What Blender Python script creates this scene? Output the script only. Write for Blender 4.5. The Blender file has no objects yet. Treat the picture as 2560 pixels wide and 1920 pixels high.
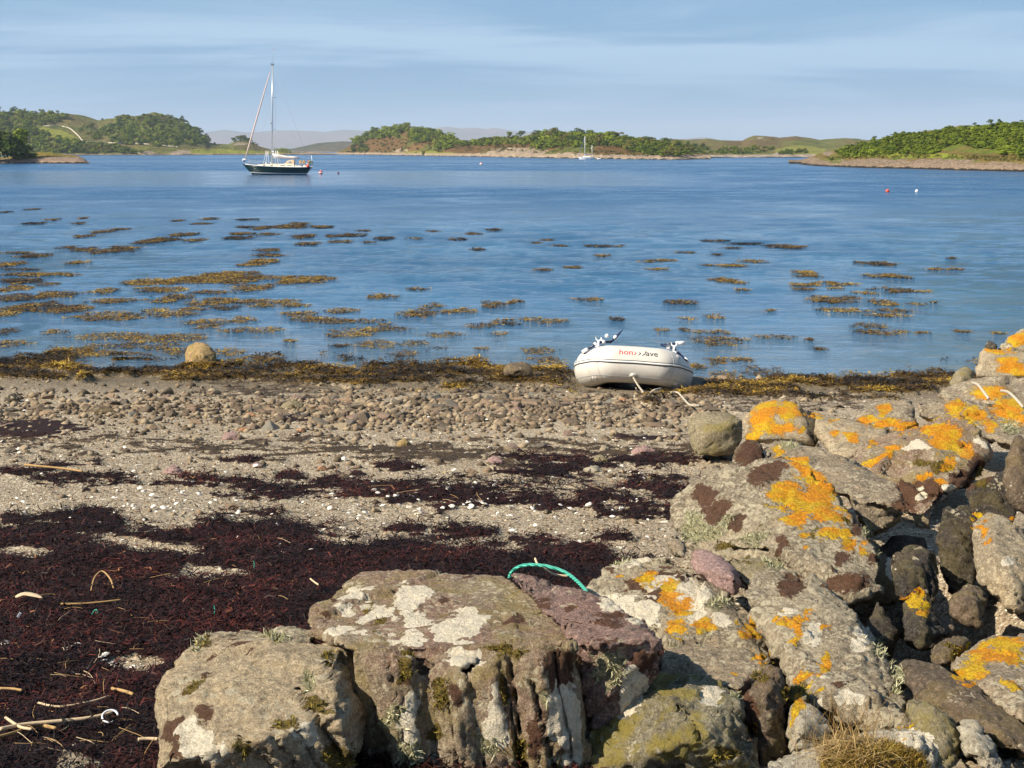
import bpy, bmesh, math, random
import numpy as np
from mathutils import Vector, Matrix
R_ = math.radians
SC = bpy.context.scene
COL = SC.collection
random.seed(7)
rng = np.random.default_rng(11)

# ------------------------------------------------------------------ camera, sky, sun, exposure
F, H0, HC = 4000.0, 376.0, 3.1            # focal length in photo pixels, horizon row, eye height above the water
cam = bpy.data.cameras.new('camera'); camo = bpy.data.objects.new('camera', cam); COL.objects.link(camo)
camo.location = (0, 0, HC); camo.rotation_euler = (R_(90), 0, 0)
cam.sensor_width = 36; cam.lens = 36 * F / 2560; cam.shift_y = -(960 - H0) / 2560
cam.clip_start = .1; cam.clip_end = 40000
SC.camera = camo
SC.view_settings.view_transform = 'Standard'; SC.view_settings.look = 'None'
SC.view_settings.exposure = 0.85; SC.view_settings.gamma = 1.0
SUN_DIR = Vector((-.86, -.44, .74)).normalized()
SUN_EL = math.asin(SUN_DIR.z); SUN_ROT = math.atan2(SUN_DIR.x, SUN_DIR.y)
W = bpy.data.worlds.new('World'); SC.world = W; W.use_nodes = True
nt = W.node_tree; nt.nodes.clear()
def wn(t, **k):
    n = nt.nodes.new(t)
    for a, b in k.items(): setattr(n, a, b)
    return n
out = wn('ShaderNodeOutputWorld'); bg = wn('ShaderNodeBackground'); bg.inputs['Strength'].default_value = .056
sky = wn('ShaderNodeTexSky', sky_type='NISHITA', sun_disc=False, sun_elevation=SUN_EL, sun_rotation=SUN_ROT)
sky.air_density = 1.0; sky.dust_density = .6; sky.ozone_density = 2.2
tc = wn('ShaderNodeTexCoord')
sep = wn('ShaderNodeSeparateXYZ'); nt.links.new(tc.outputs['Generated'], sep.inputs[0])
# cirrus sheets: the view direction projected on a high flat layer
mx = wn('ShaderNodeMath', operation='MAXIMUM'); nt.links.new(sep.outputs['Z'], mx.inputs[0]); mx.inputs[1].default_value = 0
ad = wn('ShaderNodeMath', operation='ADD'); nt.links.new(mx.outputs[0], ad.inputs[0]); ad.inputs[1].default_value = .10
dx = wn('ShaderNodeMath', operation='DIVIDE'); nt.links.new(sep.outputs['X'], dx.inputs[0]); nt.links.new(ad.outputs[0], dx.inputs[1])
dy = wn('ShaderNodeMath', operation='DIVIDE'); nt.links.new(sep.outputs['Y'], dy.inputs[0]); nt.links.new(ad.outputs[0], dy.inputs[1])
cb = wn('ShaderNodeCombineXYZ'); nt.links.new(dx.outputs[0], cb.inputs[0]); nt.links.new(dy.outputs[0], cb.inputs[1])
mp = wn('ShaderNodeMapping'); nt.links.new(cb.outputs[0], mp.inputs[0])
mp.inputs['Rotation'].default_value = (0, 0, R_(-20)); mp.inputs['Scale'].default_value = (.42, .85, 1); mp.inputs['Location'].default_value = (3.1, 1.45, 0)
nz = wn('ShaderNodeTexNoise'); nt.links.new(mp.outputs[0], nz.inputs['Vector'])
nz.inputs['Scale'].default_value = .9; nz.inputs['Detail'].default_value = 9; nz.inputs['Roughness'].default_value = .58; nz.inputs['Distortion'].default_value = .5
cr = wn('ShaderNodeMapRange', interpolation_type='SMOOTHSTEP'); nt.links.new(nz.outputs['Fac'], cr.inputs['Value'])
cr.inputs['From Min'].default_value = .40; cr.inputs['From Max'].default_value = .60; cr.inputs['To Min'].default_value = .10; cr.inputs['To Max'].default_value = .95
grd = wn('ShaderNodeMix', data_type='RGBA'); 
grd.inputs[6].default_value = (4.5, 6.4, 8.5, 1); grd.inputs[7].default_value = (3.1, 5.1, 7.8, 1)   # thin cloud: whiter high up, bluer in the far haze
gz = wn('ShaderNodeMapRange'); nt.links.new(sep.outputs['Z'], gz.inputs['Value']); gz.inputs['From Min'].default_value = .07; gz.inputs['From Max'].default_value = 0.0
nt.links.new(gz.outputs[0], grd.inputs[0])
hz = wn('ShaderNodeMapRange', interpolation_type='SMOOTHSTEP'); nt.links.new(sep.outputs['Z'], hz.inputs['Value'])
hz.inputs['From Min'].default_value = .055; hz.inputs['From Max'].default_value = 0.0; hz.inputs['To Min'].default_value = 0; hz.inputs['To Max'].default_value = .9
mxx = wn('ShaderNodeMath', operation='MAXIMUM'); tp = wn('ShaderNodeMapRange', interpolation_type='SMOOTHSTEP'); nt.links.new(sep.outputs['Z'], tp.inputs['Value']); tp.inputs['From Min'].default_value = .072; tp.inputs['From Max'].default_value = .10; tp.inputs['To Min'].default_value = 1; tp.inputs['To Max'].default_value = .3
tm = wn('ShaderNodeMath', operation='MULTIPLY'); nt.links.new(cr.outputs[0], tm.inputs[0]); nt.links.new(tp.outputs[0], tm.inputs[1]); nt.links.new(tm.outputs[0], mxx.inputs[0]); nt.links.new(hz.outputs[0], mxx.inputs[1])
mix = wn('ShaderNodeMix', data_type='RGBA'); nt.links.new(mxx.outputs[0], mix.inputs[0])
clr = wn('ShaderNodeMix', data_type='RGBA'); clr.inputs[7].default_value = (1.9, 4.1, 7.0, 1); nt.links.new(sky.outputs[0], clr.inputs[6])
cz = wn('ShaderNodeMapRange'); nt.links.new(sep.outputs['Z'], cz.inputs['Value']); cz.inputs['From Min'].default_value = 0; cz.inputs['From Max'].default_value = .6; cz.inputs['To Min'].default_value = .9; cz.inputs['To Max'].default_value = .2
nt.links.new(cz.outputs[0], clr.inputs[0]); nt.links.new(clr.outputs[2], mix.inputs[6]); nt.links.new(grd.outputs[2], mix.inputs[7])
nt.links.new(mix.outputs[2], bg.inputs['Color']); nt.links.new(bg.outputs[0], out.inputs['Surface'])
sl = bpy.data.lights.new('sun', 'SUN'); sl.energy = 4.9; sl.angle = R_(.53); sl.color = (1, .89, .72)
so = bpy.data.objects.new('sun', sl); COL.objects.link(so)
so.rotation_euler = (-SUN_DIR).to_track_quat('-Z', 'Y').to_euler(); so.location = (-20, -20, 40)

# ------------------------------------------------------------------ numeric helpers
def P(px, py, Y): return Vector(((px - 1280) * Y / F, Y, HC - (py - H0) * Y / F))
def topx(v): return 1280 + F * v[..., 0] / v[..., 1], H0 + F * (HC - v[..., 2]) / v[..., 1]
def h3(ix, iy, iz, s=0):
    h = (ix.astype(np.int64) * 374761393 + iy.astype(np.int64) * 668265263 + iz.astype(np.int64) * 2147483647 + s * 1274126177) & 0xFFFFFFFF
    h = ((h ^ (h >> 13)) * 1274126177) & 0xFFFFFFFF
    h = ((h ^ (h >> 16)) * 2246822519) & 0xFFFFFFFF
    return ((h ^ (h >> 15)) & 0xFFFFFF) / float(0xFFFFFF)
def vnoise(p, s=0):
    i = np.floor(p); f = p - i; f = f * f * (3 - 2 * f); i = i.astype(np.int64); r = 0
    for a in (0, 1):
        for b in (0, 1):
            for c in (0, 1):
                w = (f[:, 0] if a else 1 - f[:, 0]) * (f[:, 1] if b else 1 - f[:, 1]) * (f[:, 2] if c else 1 - f[:, 2])
                r = r + w * h3(i[:, 0] + a, i[:, 1] + b, i[:, 2] + c, s)
    return r
def fbm(p, o=4, s=0, g=.5):
    r = 0; a = 1; t = 0
    for k in range(o):
        r = r + a * vnoise(p * (2.03 ** k) + 17.3 * k, s + k); t += a; a *= g
    return r / t - .5
def worley(p, s=0):
    i = np.floor(p).astype(np.int64); f1 = np.full(len(p), 9.); f2 = np.full(len(p), 9.)
    for a in (-1, 0, 1):
        for b in (-1, 0, 1):
            for c in (-1, 0, 1):
                j = i + (a, b, c)
                q = j + np.stack([h3(j[:, 0], j[:, 1], j[:, 2], s + k) for k in (1, 2, 3)], 1)
                d = np.sqrt(((q - p) ** 2).sum(1)); m = d < f1
                f2 = np.where(m, f1, np.minimum(f2, d)); f1 = np.where(m, d, f1)
    return f1, f2
def facets(p, s=0):
    """every cell of a Voronoi pattern is one tilted chip"""
    i = np.floor(p).astype(np.int64); f1 = np.full(len(p), 9.); bj = np.zeros_like(p); bc = np.zeros_like(i)
    for a in (-1, 0, 1):
        for b in (-1, 0, 1):
            for c in (-1, 0, 1):
                j = i + (a, b, c); q = j + np.stack([h3(j[:, 0], j[:, 1], j[:, 2], s + k) for k in (1, 2, 3)], 1)
                d = ((q - p) ** 2).sum(1); m = d < f1; f1 = np.where(m, d, f1); bj[m] = q[m]; bc[m] = j[m]
    r = np.stack([h3(bc[:, 0], bc[:, 1], bc[:, 2], s + k) - .5 for k in (11, 12, 13)], 1)
    return ((p - bj) * r).sum(1) * 1.6 + (h3(bc[:, 0], bc[:, 1], bc[:, 2], s + 17) - .5) * .5
def xz(x, y=None, z=0.):
    x = np.asarray(x, float); return np.stack([x, np.asarray(y, float), np.full_like(x, z)], 1)
def smooth(e0, e1, x): t = np.clip((x - e0) / (e1 - e0), 0, 1); return t * t * (3 - 2 * t)

# ------------------------------------------------------------------ object helpers
def tag(o, label=None, cat=None, group=None, kind=None):
    for k, v in (('label', label), ('category', cat), ('group', group), ('kind', kind)):
        if v: o[k] = v
    return o
def mesh_np(name, V, Fq, mat=None, attrs=None, smooth_=True):
    """Fq: (n,3) or (n,4) int array (or list of such arrays)"""
    me = bpy.data.meshes.new(name); Fs = Fq if isinstance(Fq, list) else [Fq]
    me.vertices.add(len(V)); me.vertices.foreach_set('co', np.asarray(V, np.float32).ravel())
    nl = sum(f.size for f in Fs); npoly = sum(len(f) for f in Fs)
    me.loops.add(nl); me.loops.foreach_set('vertex_index', np.concatenate([f.ravel() for f in Fs]).astype(np.int32))
    me.polygons.add(npoly)
    tot = np.concatenate([np.full(len(f), f.shape[1]) for f in Fs]); st = np.concatenate([[0], np.cumsum(tot)[:-1]])
    me.polygons.foreach_set('loop_start', st.astype(np.int32)); me.polygons.foreach_set('loop_total', tot.astype(np.int32))
    me.update(calc_edges=True)
    if smooth_: me.polygons.foreach_set('use_smooth', np.ones(npoly, bool))
    for k, a in (attrs or {}).items():
        a = np.asarray(a, np.float32)
        if a.ndim == 1: me.attributes.new(k, 'FLOAT', 'POINT').data.foreach_set('value', a)
        else:
            c = np.ones((len(a), 4), np.float32); c[:, :a.shape[1]] = a
            me.attributes.new(k, 'FLOAT_COLOR', 'POINT').data.foreach_set('color', c.ravel())
    if mat: me.materials.append(mat)
    return me
def add(name, me, parent=None, loc=None, mat=None):
    o = bpy.data.objects.new(name, me); COL.objects.link(o)
    if parent: o.parent = parent
    if loc is not None: o.location = loc
    if mat and me and not me.materials: me.materials.append(mat)
    return o
def empty(name, loc, rot=(0, 0, 0)):
    o = bpy.data.objects.new(name, None); COL.objects.link(o); o.location = loc; o.rotation_euler = rot; o.empty_display_size = .2
    return o
def bm_me(name, bm, mat=None, sm=False):
    me = bpy.data.meshes.new(name); bm.normal_update(); bm.to_mesh(me); bm.free()
    if sm:
        for p in me.polygons: p.use_smooth = True
    if mat: me.materials.append(mat)
    return me
def tube(path, r, n=10, mat=None, name='tube', sm=True, caps=True, flat=1.0):
    """sweep a circle (radius r or list) along a path of points"""
    path = [Vector(p) for p in path]; bm = bmesh.new(); rings = []
    rr = r if isinstance(r, (list, tuple)) else [r] * len(path)
    up = Vector((0, 0, 1))
    for i, p in enumerate(path):
        t = (path[min(i + 1, len(path) - 1)] - path[max(i - 1, 0)]).normalized()
        s = t.cross(up)
        if s.length < .05: s = t.cross(Vector((0, 1, 0)))
        s.normalize(); u = s.cross(t)
        rings.append([bm.verts.new(p + s * math.cos(2 * math.pi * k / n) * rr[i] + u * math.sin(2 * math.pi * k / n) * rr[i] * flat) for k in range(n)])
    for a, b in zip(rings, rings[1:]):
        for k in range(n): bm.faces.new((a[k], a[(k + 1) % n], b[(k + 1) % n], b[k]))
    if caps: bm.faces.new(rings[0][::-1]); bm.faces.new(rings[-1])
    return bm_me(name, bm, mat, sm)
def box(sx, sy, sz, mat, name='box', c=(0, 0, 0), bev=0.0, taper=1.0, shear=0.0):
    bm = bmesh.new(); bmesh.ops.create_cube(bm, size=1)
    for v in bm.verts:
        k = taper if v.co.z > 0 else 1
        v.co = Vector((v.co.x * sx * k + (shear if v.co.z > 0 else 0) + c[0], v.co.y * sy * k + c[1], v.co.z * sz + c[2]))
    if bev: bmesh.ops.bevel(bm, geom=bm.edges[:], offset=bev, segments=2, affect='EDGES')
    return bm_me(name, bm, mat)
def ball(r, mat, name='ball', c=(0, 0, 0), sc=(1, 1, 1), u=14):
    bm = bmesh.new(); bmesh.ops.create_uvsphere(bm, u_segments=u, v_segments=u // 2 + 2, radius=r)
    for v in bm.verts: v.co = Vector((v.co.x * sc[0] + c[0], v.co.y * sc[1] + c[1], v.co.z * sc[2] + c[2]))
    return bm_me(name, bm, mat, True)
def torus(R, r, mat, name='ring', a0=0, a1=2 * math.pi, n=24, m=8, axis='Y', c=(0, 0, 0)):
    pts = []
    for k in range(n + 1):
        a = a0 + (a1 - a0) * k / n
        q = {'Y': (R * math.cos(a), 0, R * math.sin(a)), 'Z': (R * math.cos(a), R * math.sin(a), 0), 'X': (0, R * math.cos(a), R * math.sin(a))}[axis]
        pts.append(Vector(q) + Vector(c))
    return tube(pts, r, m, mat, name, caps=abs(a1 - a0) < 6.2)
def spline(pts, n=8):
    pts = [Vector(p) for p in pts]; o = []
    for i in range(len(pts) - 1):
        p0, p1, p2, p3 = pts[max(i - 1, 0)], pts[i], pts[i + 1], pts[min(i + 2, len(pts) - 1)]
        for k in range(n):
            t = k / n
            o.append(.5 * ((2 * p1) + (p2 - p0) * t + (2 * p0 - 5 * p1 + 4 * p2 - p3) * t * t + (3 * p1 - p0 - 3 * p2 + p3) * t ** 3))
    return o + [pts[-1]]

# ------------------------------------------------------------------ material helpers
class M:
    def __init__(s, name, rough=.8, spec=.3):
        s.m = bpy.data.materials.new(name); s.m.use_nodes = True; s.t = s.m.node_tree; s.b = s.t.nodes['Principled BSDF']
        s.b.inputs['Roughness'].default_value = rough; s.b.inputs['Specular IOR Level'].default_value = spec
        s.tc = s.n('ShaderNodeTexCoord')
    def n(s, t, **k):
        n = s.t.nodes.new(t)
        for a, b in k.items(): setattr(n, a, b)
        return n
    def l(s, a, b): s.t.links.new(a, b)
    def noise(s, scale, detail=4, rough=.55, vec=None, dist=0, st=None):
        n = s.n('ShaderNodeTexNoise'); n.inputs['Scale'].default_value = scale; n.inputs['Detail'].default_value = detail
        n.inputs['Roughness'].default_value = rough; n.inputs['Distortion'].default_value = dist
        v = vec or s.tc.outputs['Object']
        if st:
            mp = s.n('ShaderNodeMapping'); mp.inputs['Scale'].default_value = st; s.l(v, mp.inputs[0]); v = mp.outputs[0]
        s.l(v, n.inputs['Vector']); return n.outputs['Fac']
    def vor(s, scale, vec=None, feat='F1', out='Distance', rnd=1):
        n = s.n('ShaderNodeTexVoronoi', feature=feat); n.inputs['Scale'].default_value = scale; n.inputs['Randomness'].default_value = rnd
        s.l(vec or s.tc.outputs['Object'], n.inputs['Vector']); return n.outputs[out]
    def rng(s, v, a, b, c=0., d=1., sm=True):
        n = s.n('ShaderNodeMapRange', interpolation_type='SMOOTHSTEP' if sm else 'LINEAR')
        for i, x in zip(('From Min', 'From Max', 'To Min', 'To Max'), (a, b, c, d)): n.inputs[i].default_value = x
        s.l(v, n.inputs['Value']); return n.outputs[0]
    def math(s, op, a, b=None, c=None):
        n = s.n('ShaderNodeMath', operation=op)
        for i, x in enumerate((a, b, c)):
            if x is None: continue
            if isinstance(x, (int, float)): n.inputs[i].default_value = x
            else: s.l(x, n.inputs[i])
        return n.outputs[0]
    def mix(s, f, a, b, mode='MIX'):
        n = s.n('ShaderNodeMix', data_type='RGBA', blend_type=mode)
        for i, x in ((0, f), (6, a), (7, b)):
            if isinstance(x, (int, float)): n.inputs[i].default_value = x
            elif isinstance(x, (tuple, list)): n.inputs[i].default_value = (*x[:3], 1)
            else: s.l(x, n.inputs[i])
        return n.outputs[2]
    def ramp(s, v, stops, const=False):
        n = s.n('ShaderNodeValToRGB'); r = n.color_ramp
        if const: r.interpolation = 'CONSTANT'
        while len(r.elements) < len(stops): r.elements.new(.5)
        for e, (p, c) in zip(r.elements, stops): e.position = p; e.color = (*c, 1)
        s.l(v, n.inputs[0]); return n.outputs[0]
    def attr(s, name, out='Fac'):
        n = s.n('ShaderNodeAttribute', attribute_name=name); return n.outputs[out]
    def bump(s, h, dist=.01, strength=1., nrm=None):
        n = s.n('ShaderNodeBump'); n.inputs['Distance'].default_value = dist; n.inputs['Strength'].default_value = strength
        s.l(h, n.inputs['Height'])
        if nrm: s.l(nrm, n.inputs['Normal'])
        return n.outputs[0]
    def done(s, color=None, normal=None, rough=None):
        if color is not None:
            if isinstance(color, tuple): s.b.inputs['Base Color'].default_value = (*color, 1)
            else: s.l(color, s.b.inputs['Base Color'])
        if normal: s.l(normal, s.b.inputs['Normal'])
        if rough: s.l(rough, s.b.inputs['Roughness'])
        return s.m
def plain(name, c, rough=.5, spec=.4, var=.12, scale=6, metal=0., bump=0.):
    m = M(name, rough, spec); m.b.inputs['Metallic'].default_value = metal
    f = m.noise(scale, 5, .6)
    col = m.mix(f, tuple(x * (1 - var) for x in c), tuple(min(1, x * (1 + var)) for x in c))
    return m.done(col, m.bump(f, bump) if bump else None)
def frond_mat(name, stops, rough=.5, spec=.4):
    m = M(name, rough, spec); return m.done(m.ramp(m.attr('rnd'), stops))

def rock_mat(name, c1, c2, c3=(.10, .08, .06), rough=.85, cream=.25, yel=.0, strata=(1, 1, 1), wet=0):
    m = M(name, rough, .25)
    oi = m.n('ShaderNodeObjectInfo'); off = m.n('ShaderNodeVectorMath', operation='MULTIPLY_ADD')
    m.l(oi.outputs['Random'], off.inputs[0]); off.inputs[1].default_value = (31, 17, 23); m.l(m.tc.outputs['Object'], off.inputs[2]); v = off.outputs[0]
    n1 = m.noise(3.2, 6, .6, v, .4, strata); n2 = m.noise(13, 8, .7, v, .3, strata); n3 = m.noise(60, 6, .75, v); n4 = m.noise(190, 3, .8, v)
    col = m.mix(m.rng(n1, .38, .60), c1, c2)
    col = m.mix(m.math('MULTIPLY', m.rng(n2, .50, .66), .7), col, c3)
    col = m.mix(m.math('MULTIPLY', m.rng(n2, .46, .30), .55), col, tuple(min(.7, x * 1.5 + .03) for x in c1))
    col = m.mix(m.math('MULTIPLY', m.rng(n3, .50, .64), .75), col, tuple(min(.75, x * 1.6 + .05) for x in c1))
    col = m.mix(m.math('MULTIPLY', m.rng(n3, .46, .36), .75), col, tuple(x * .42 for x in c2))
    col = m.mix(m.math('MULTIPLY', m.rng(n4, .54, .66), .7), col, tuple(x * .30 for x in c2))
    col = m.mix(m.math('MULTIPLY', m.rng(n4, .42, .34), .6), col, (.64, .56, .42) if c1[0] > .2 else tuple(x * 2 for x in c1))
    if yel: col = m.mix(m.math('MULTIPLY', m.rng(m.noise(5, 6, .7, v, .5), .46, .62), yel * 1.2), col, (.27, .215, .05))
    if cream:   # crusty pale lichen rosettes of two sizes
        vw = m.n('ShaderNodeVectorMath', operation='MULTIPLY_ADD'); nw = m.n('ShaderNodeTexNoise'); nw.inputs['Scale'].default_value = 30; nw.inputs['Detail'].default_value = 3; m.l(v, nw.inputs['Vector'])
        m.l(nw.outputs['Color'], vw.inputs[0]); vw.inputs[1].default_value = (.05, .05, .05); m.l(v, vw.inputs[2])
        for sc, hx, g0 in ((17, .30, 4.2), (38, .40, 6.5)):
            d = m.vor(sc, vw.outputs[0]); e = m.rng(m.math('ADD', d, m.math('MULTIPLY', n3, .25)), hx + .14 + .08 * cream, hx + .08 + .08 * cream)
            gate = m.rng(m.noise(g0, 5, .6, v), .60 - .22 * cream, .66 - .22 * cream)
            col = m.mix(m.math('MULTIPLY', m.math('MULTIPLY', e, gate), .85), col, m.mix(n4, (.42, .365, .25), (.60, .53, .38)))
    la = m.n('ShaderNodeAttribute', attribute_name='lichen_a'); sa = m.n('ShaderNodeSeparateColor'); m.l(la.outputs['Color'], sa.inputs[0])
    lb = m.n('ShaderNodeAttribute', attribute_name='lichen_b'); sb = m.n('ShaderNodeSeparateColor'); m.l(lb.outputs['Color'], sb.inputs[0])
    nf = m.noise(85, 5, .75, v, .6)
    edge = m.math('ADD', m.math('MULTIPLY', m.noise(9, 4, .6, v, .6), .35), m.math('ADD', m.math('MULTIPLY', m.noise(32, 5, .7, v, .9), .55), m.math('MULTIPLY', nf, .45)))
    edge = m.math('SUBTRACT', edge, .685)
    edge2 = m.math('SUBTRACT', m.math('ADD', m.math('MULTIPLY', m.noise(14, 3, .5, v, 1.0), .55), m.math('ADD', m.math('MULTIPLY', m.noise(50, 4, .6, v, .5), .25), m.math('MULTIPLY', nf, .12))), .46)
    def layer(src, k, c, ed, soft=.03):
        return m.rng(m.math('ADD', src, m.math('MULTIPLY', ed, k)), .48 - soft, .48 + soft)
    b_ = layer(sa.outputs[2], 2.4, None, edge); w_ = layer(sa.outputs[1], 1.0, None, edge2, .02); o_ = layer(sa.outputs[0], 2.6, None, edge, .03)
    ms = layer(sb.outputs[0], 2.2, None, edge, .06); g_ = layer(sb.outputs[1], 2.4, None, edge, .06)
    col = m.mix(m.math('MULTIPLY', g_, .75), col, m.mix(m.rng(nf, .4, .6), (.20, .19, .08), (.47, .44, .27)))
    col = m.mix(m.math('MULTIPLY', b_, .95), col, m.mix(m.rng(nf, .35, .65), (.060, .026, .014), (.13, .062, .034)))
    col = m.mix(m.math('MULTIPLY', w_, .97), col, m.mix(m.rng(nf, .38, .6), (.60, .52, .38), (.80, .73, .58)))
    col = m.mix(m.math('MULTIPLY', ms, .92), col, m.mix(m.rng(n4, .4, .6), (.055, .038, .006), (.22, .155, .02)))
    oc = m.mix(m.rng(m.noise(7, 3, .5, v), .42, .60), m.mix(m.rng(nf, .40, .60), (.50, .17, .004), (.82, .36, .008)), m.mix(m.rng(nf, .40, .60), (.50, .27, .008), (.78, .52, .014)))
    col = m.mix(m.math('MULTIPLY', o_, .96), col, oc)
    hgt = m.math('ADD', m.math('MULTIPLY', n2, .8), m.math('ADD', m.math('MULTIPLY', n3, .42), m.math('MULTIPLY', n4, .14)))
    hgt = m.math('ADD', hgt, m.math('MULTIPLY', m.math('ADD', w_, m.math('ADD', o_, m.math('MULTIPLY', b_, .6))), .10))
    hgt = m.math('ADD', hgt, m.math('MULTIPLY', m.math('MULTIPLY', nf, m.math('ADD', o_, m.math('ADD', ms, g_))), .30))
    return m.done(col, m.bump(hgt, .045, 1.))

MAT = dict(
    grey=rock_mat('rock_grey', (.34, .265, .175), (.23, .185, .13), cream=.5),
    greytan=rock_mat('rock_grey_tan', (.45, .35, .22), (.34, .275, .185), (.19, .15, .105), cream=.3, strata=(.5, 1, 2.4)),
    red=rock_mat('rock_reddish', (.27, .165, .135), (.20, .135, .115), (.10, .075, .07), cream=.1, strata=(.5, .5, 2)),
    slab=rock_mat('rock_slab_grey_brown', (.30, .235, .155), (.25, .155, .11), (.12, .085, .06), cream=.3, yel=.35),
    brown=rock_mat('rock_brown', (.175, .125, .08), (.115, .085, .06), cream=.05, yel=.2),
    tan=rock_mat('rock_tan', (.30, .255, .16), (.23, .19, .12), (.15, .12, .08), cream=.0, yel=.5),
    olive=rock_mat('rock_olive', (.26, .23, .15), (.19, .165, .11), cream=.05, yel=.8),
    pink=rock_mat('rock_pink', (.40, .255, .225), (.31, .20, .185), (.26, .19, .18), cream=.0),
    pale=rock_mat('rock_pale', (.47, .41, .31), (.36, .32, .25), cream=.3),
    ochre=rock_mat('rock_ochre', (.40, .27, .12), (.27, .18, .08), cream=.0, yel=.3),
    dark=rock_mat('rock_dark_and_shade', (.075, .06, .045), (.045, .038, .032), (.02, .016, .012), cream=.05, yel=.15),  # dark stone; this near-black also stands in for shade between the rocks
    lichen=rock_mat('rock_lichened', (.36, .295, .20), (.24, .195, .135), cream=.75),
)

# ------------------------------------------------------------------ beach
def waterY(x): return 22.0 - .095 * np.clip(x, -25, 25)
def beach_z(x, y):
    x = np.asarray(x, float); y = np.asarray(y, float)
    z = 1.5 * (1 - y / waterY(x))
    z = np.where(z < 0, z * .9, z); z = np.maximum(z, -2.2)
    q = xz(x, y)
    z = z - .40 * np.exp(-(((x - 1.75) / .42) ** 2 + ((y - 7.3) / 1.25) ** 2) ** 2) - .25 * np.exp(-(((x - 1.02) / .16) ** 2 + ((y - 6.0) / .8) ** 2) ** 2)  # pits added under the rock pile so that its gaps fall into shadow
    z = z + fbm(q * .45, 3, 3) * .09 * smooth(26, 20, y) + fbm(q * 1.6, 3, 9) * .035
    return z
def ground(px, py):
    Y = 8.
    for _ in range(40):
        X = (px - 1280) * Y / F; z = float(beach_z(np.array([X]), np.array([Y]))[0])
        Yn = (HC - z) * F / (py - H0); Y = .5 * Y + .5 * Yn
    X = (px - 1280) * Y / F
    return Vector((X, Y, float(beach_z(np.array([X]), np.array([Y]))[0])))

D = 1.1573  # overview pixels to photo pixels
def band(px, py, pts, warp):
    xs = [p[0] * D for p in pts]; c = np.interp(px, xs, [p[1] * D for p in pts]); h = np.interp(px, xs, [p[2] * D * .72 for p in pts])
    inside = smooth(xs[0] - 30, xs[0] + 10, px) * smooth(xs[-1] + 30, xs[-1] - 10, px)
    return np.clip(1.5 - np.abs(py - c + warp * 30) / np.maximum(h, 1), 0, 1) * inside
def ell(px, py, cx, cy, rx, ry, a=0):
    ca, sa = math.cos(R_(a)), math.sin(R_(a)); x = px - cx; y = py - cy
    return np.sqrt(((x * ca + y * sa) / rx) ** 2 + ((-x * sa + y * ca) / ry) ** 2)
def wrack(px, py, q):
    """dark wrack density 0..1 at photo position; q = world xy for the noise"""
    n = fbm(q * 3.1, 4, 21) * 2; n2 = fbm(q * 9., 3, 33) * 2
    w = n * 1.2 + n2 * 1.0 + fbm(q * 22., 2, 34) * 1.2
    top = np.interp(px, np.array([0, 130, 160, 250, 270, 380, 440, 560, 700, 780, 900, 1000, 1200, 1300, 1400, 1500]) * D,
                    np.array([1140, 1140, 1112, 1108, 1150, 1150, 1122, 1120, 1140, 1160, 1182, 1180, 1190, 1195, 1215, 1260]) * D)
    big = smooth(-16, 22, py - top + w * 28) * smooth(1900, 1650, px)
    for (cx, cy, rx, ry, a) in ((62, 1198, 62, 12, 0), (300, 1180, 135, 15, 7), (455, 1241, 85, 15, 0), (765, 1176, 60, 8, 0), (285, 1438, 62, 18, 5), (700, 1166, 40, 6, 8)):
        big = big * smooth(.6, 1.2, ell(px, py, cx * D, cy * D, rx * D, ry * D, a) + w * .6)
    d = big
    d = np.maximum(d, band(px, py, [(-60, 1022, 14), (0, 1022, 14), (100, 1026, 16), (200, 1030, 15), (300, 1036, 12), (400, 1048, 14), (600, 1058, 15), (700, 1064, 24), (850, 1070, 27), (1000, 1074, 26), (1200, 1084, 20), (1330, 1088, 16), (1450, 1100, 14)], w))
    d = np.maximum(d, band(px, py, [(1340, 1040, 6), (1440, 1062, 24), (1520, 1068, 22)], w))
    d = np.maximum(d, band(px, py, [(900, 1048, 8), (1100, 1046, 7), (1300, 1050, 6)], w) * .8)
    for (cx, cy, rx, ry) in ((1180, 1010, 75, 22), (60, 926, 90, 20), (850, 1013, 38, 10), (620, 1029, 28, 9), (770, 1028, 18, 6), (880, 1146, 40, 6), (1030, 1153, 60, 14), (1160, 1168, 60, 11), (1318, 1162, 40, 9),
                             (580, 1105, 25, 6), (870, 1190, 60, 20), (1390, 1000, 90, 12), (525, 995, 30, 6), (640, 905, 28, 8), (1240, 1195, 60, 14), (1400, 950, 60, 8), (20, 1125, 28, 8), (175, 1122, 60, 12)):
        d = np.maximum(d, smooth(1.2, .7, ell(px, py, cx * D, cy * D, rx * D * 1.1, ry * D) + w * .95))
    return d
def wrack_brown(px, py, q):
    n = fbm(q * 3.1, 4, 41) * 2; n2 = fbm(q * 9., 3, 43) * 2; w = n * 1.3 + n2
    d = band(px, py, [(-60, 952, 8), (0, 955, 8), (150, 962, 7), (220, 958, 9), (300, 965, 10), (450, 968, 13), (700, 968, 16), (900, 980, 18), (1040, 985, 18), (1110, 992, 10)], w)
    d = np.maximum(d, band(px, py, [(1140, 962, 8), (1220, 968, 12), (1400, 975, 16), (1570, 990, 20)], w))
    d = np.maximum(d, band(px, py, [(400, 858, 8), (560, 842, 16), (660, 835, 12), (760, 856, 6)], w) * .8)
    d = np.maximum(d, band(px, py, [(900, 858, 10), (1100, 862, 14), (1300, 868, 14), (1500, 875, 12), (1700, 880, 14), (1860, 876, 14)], w) * .75)
    return d
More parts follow.
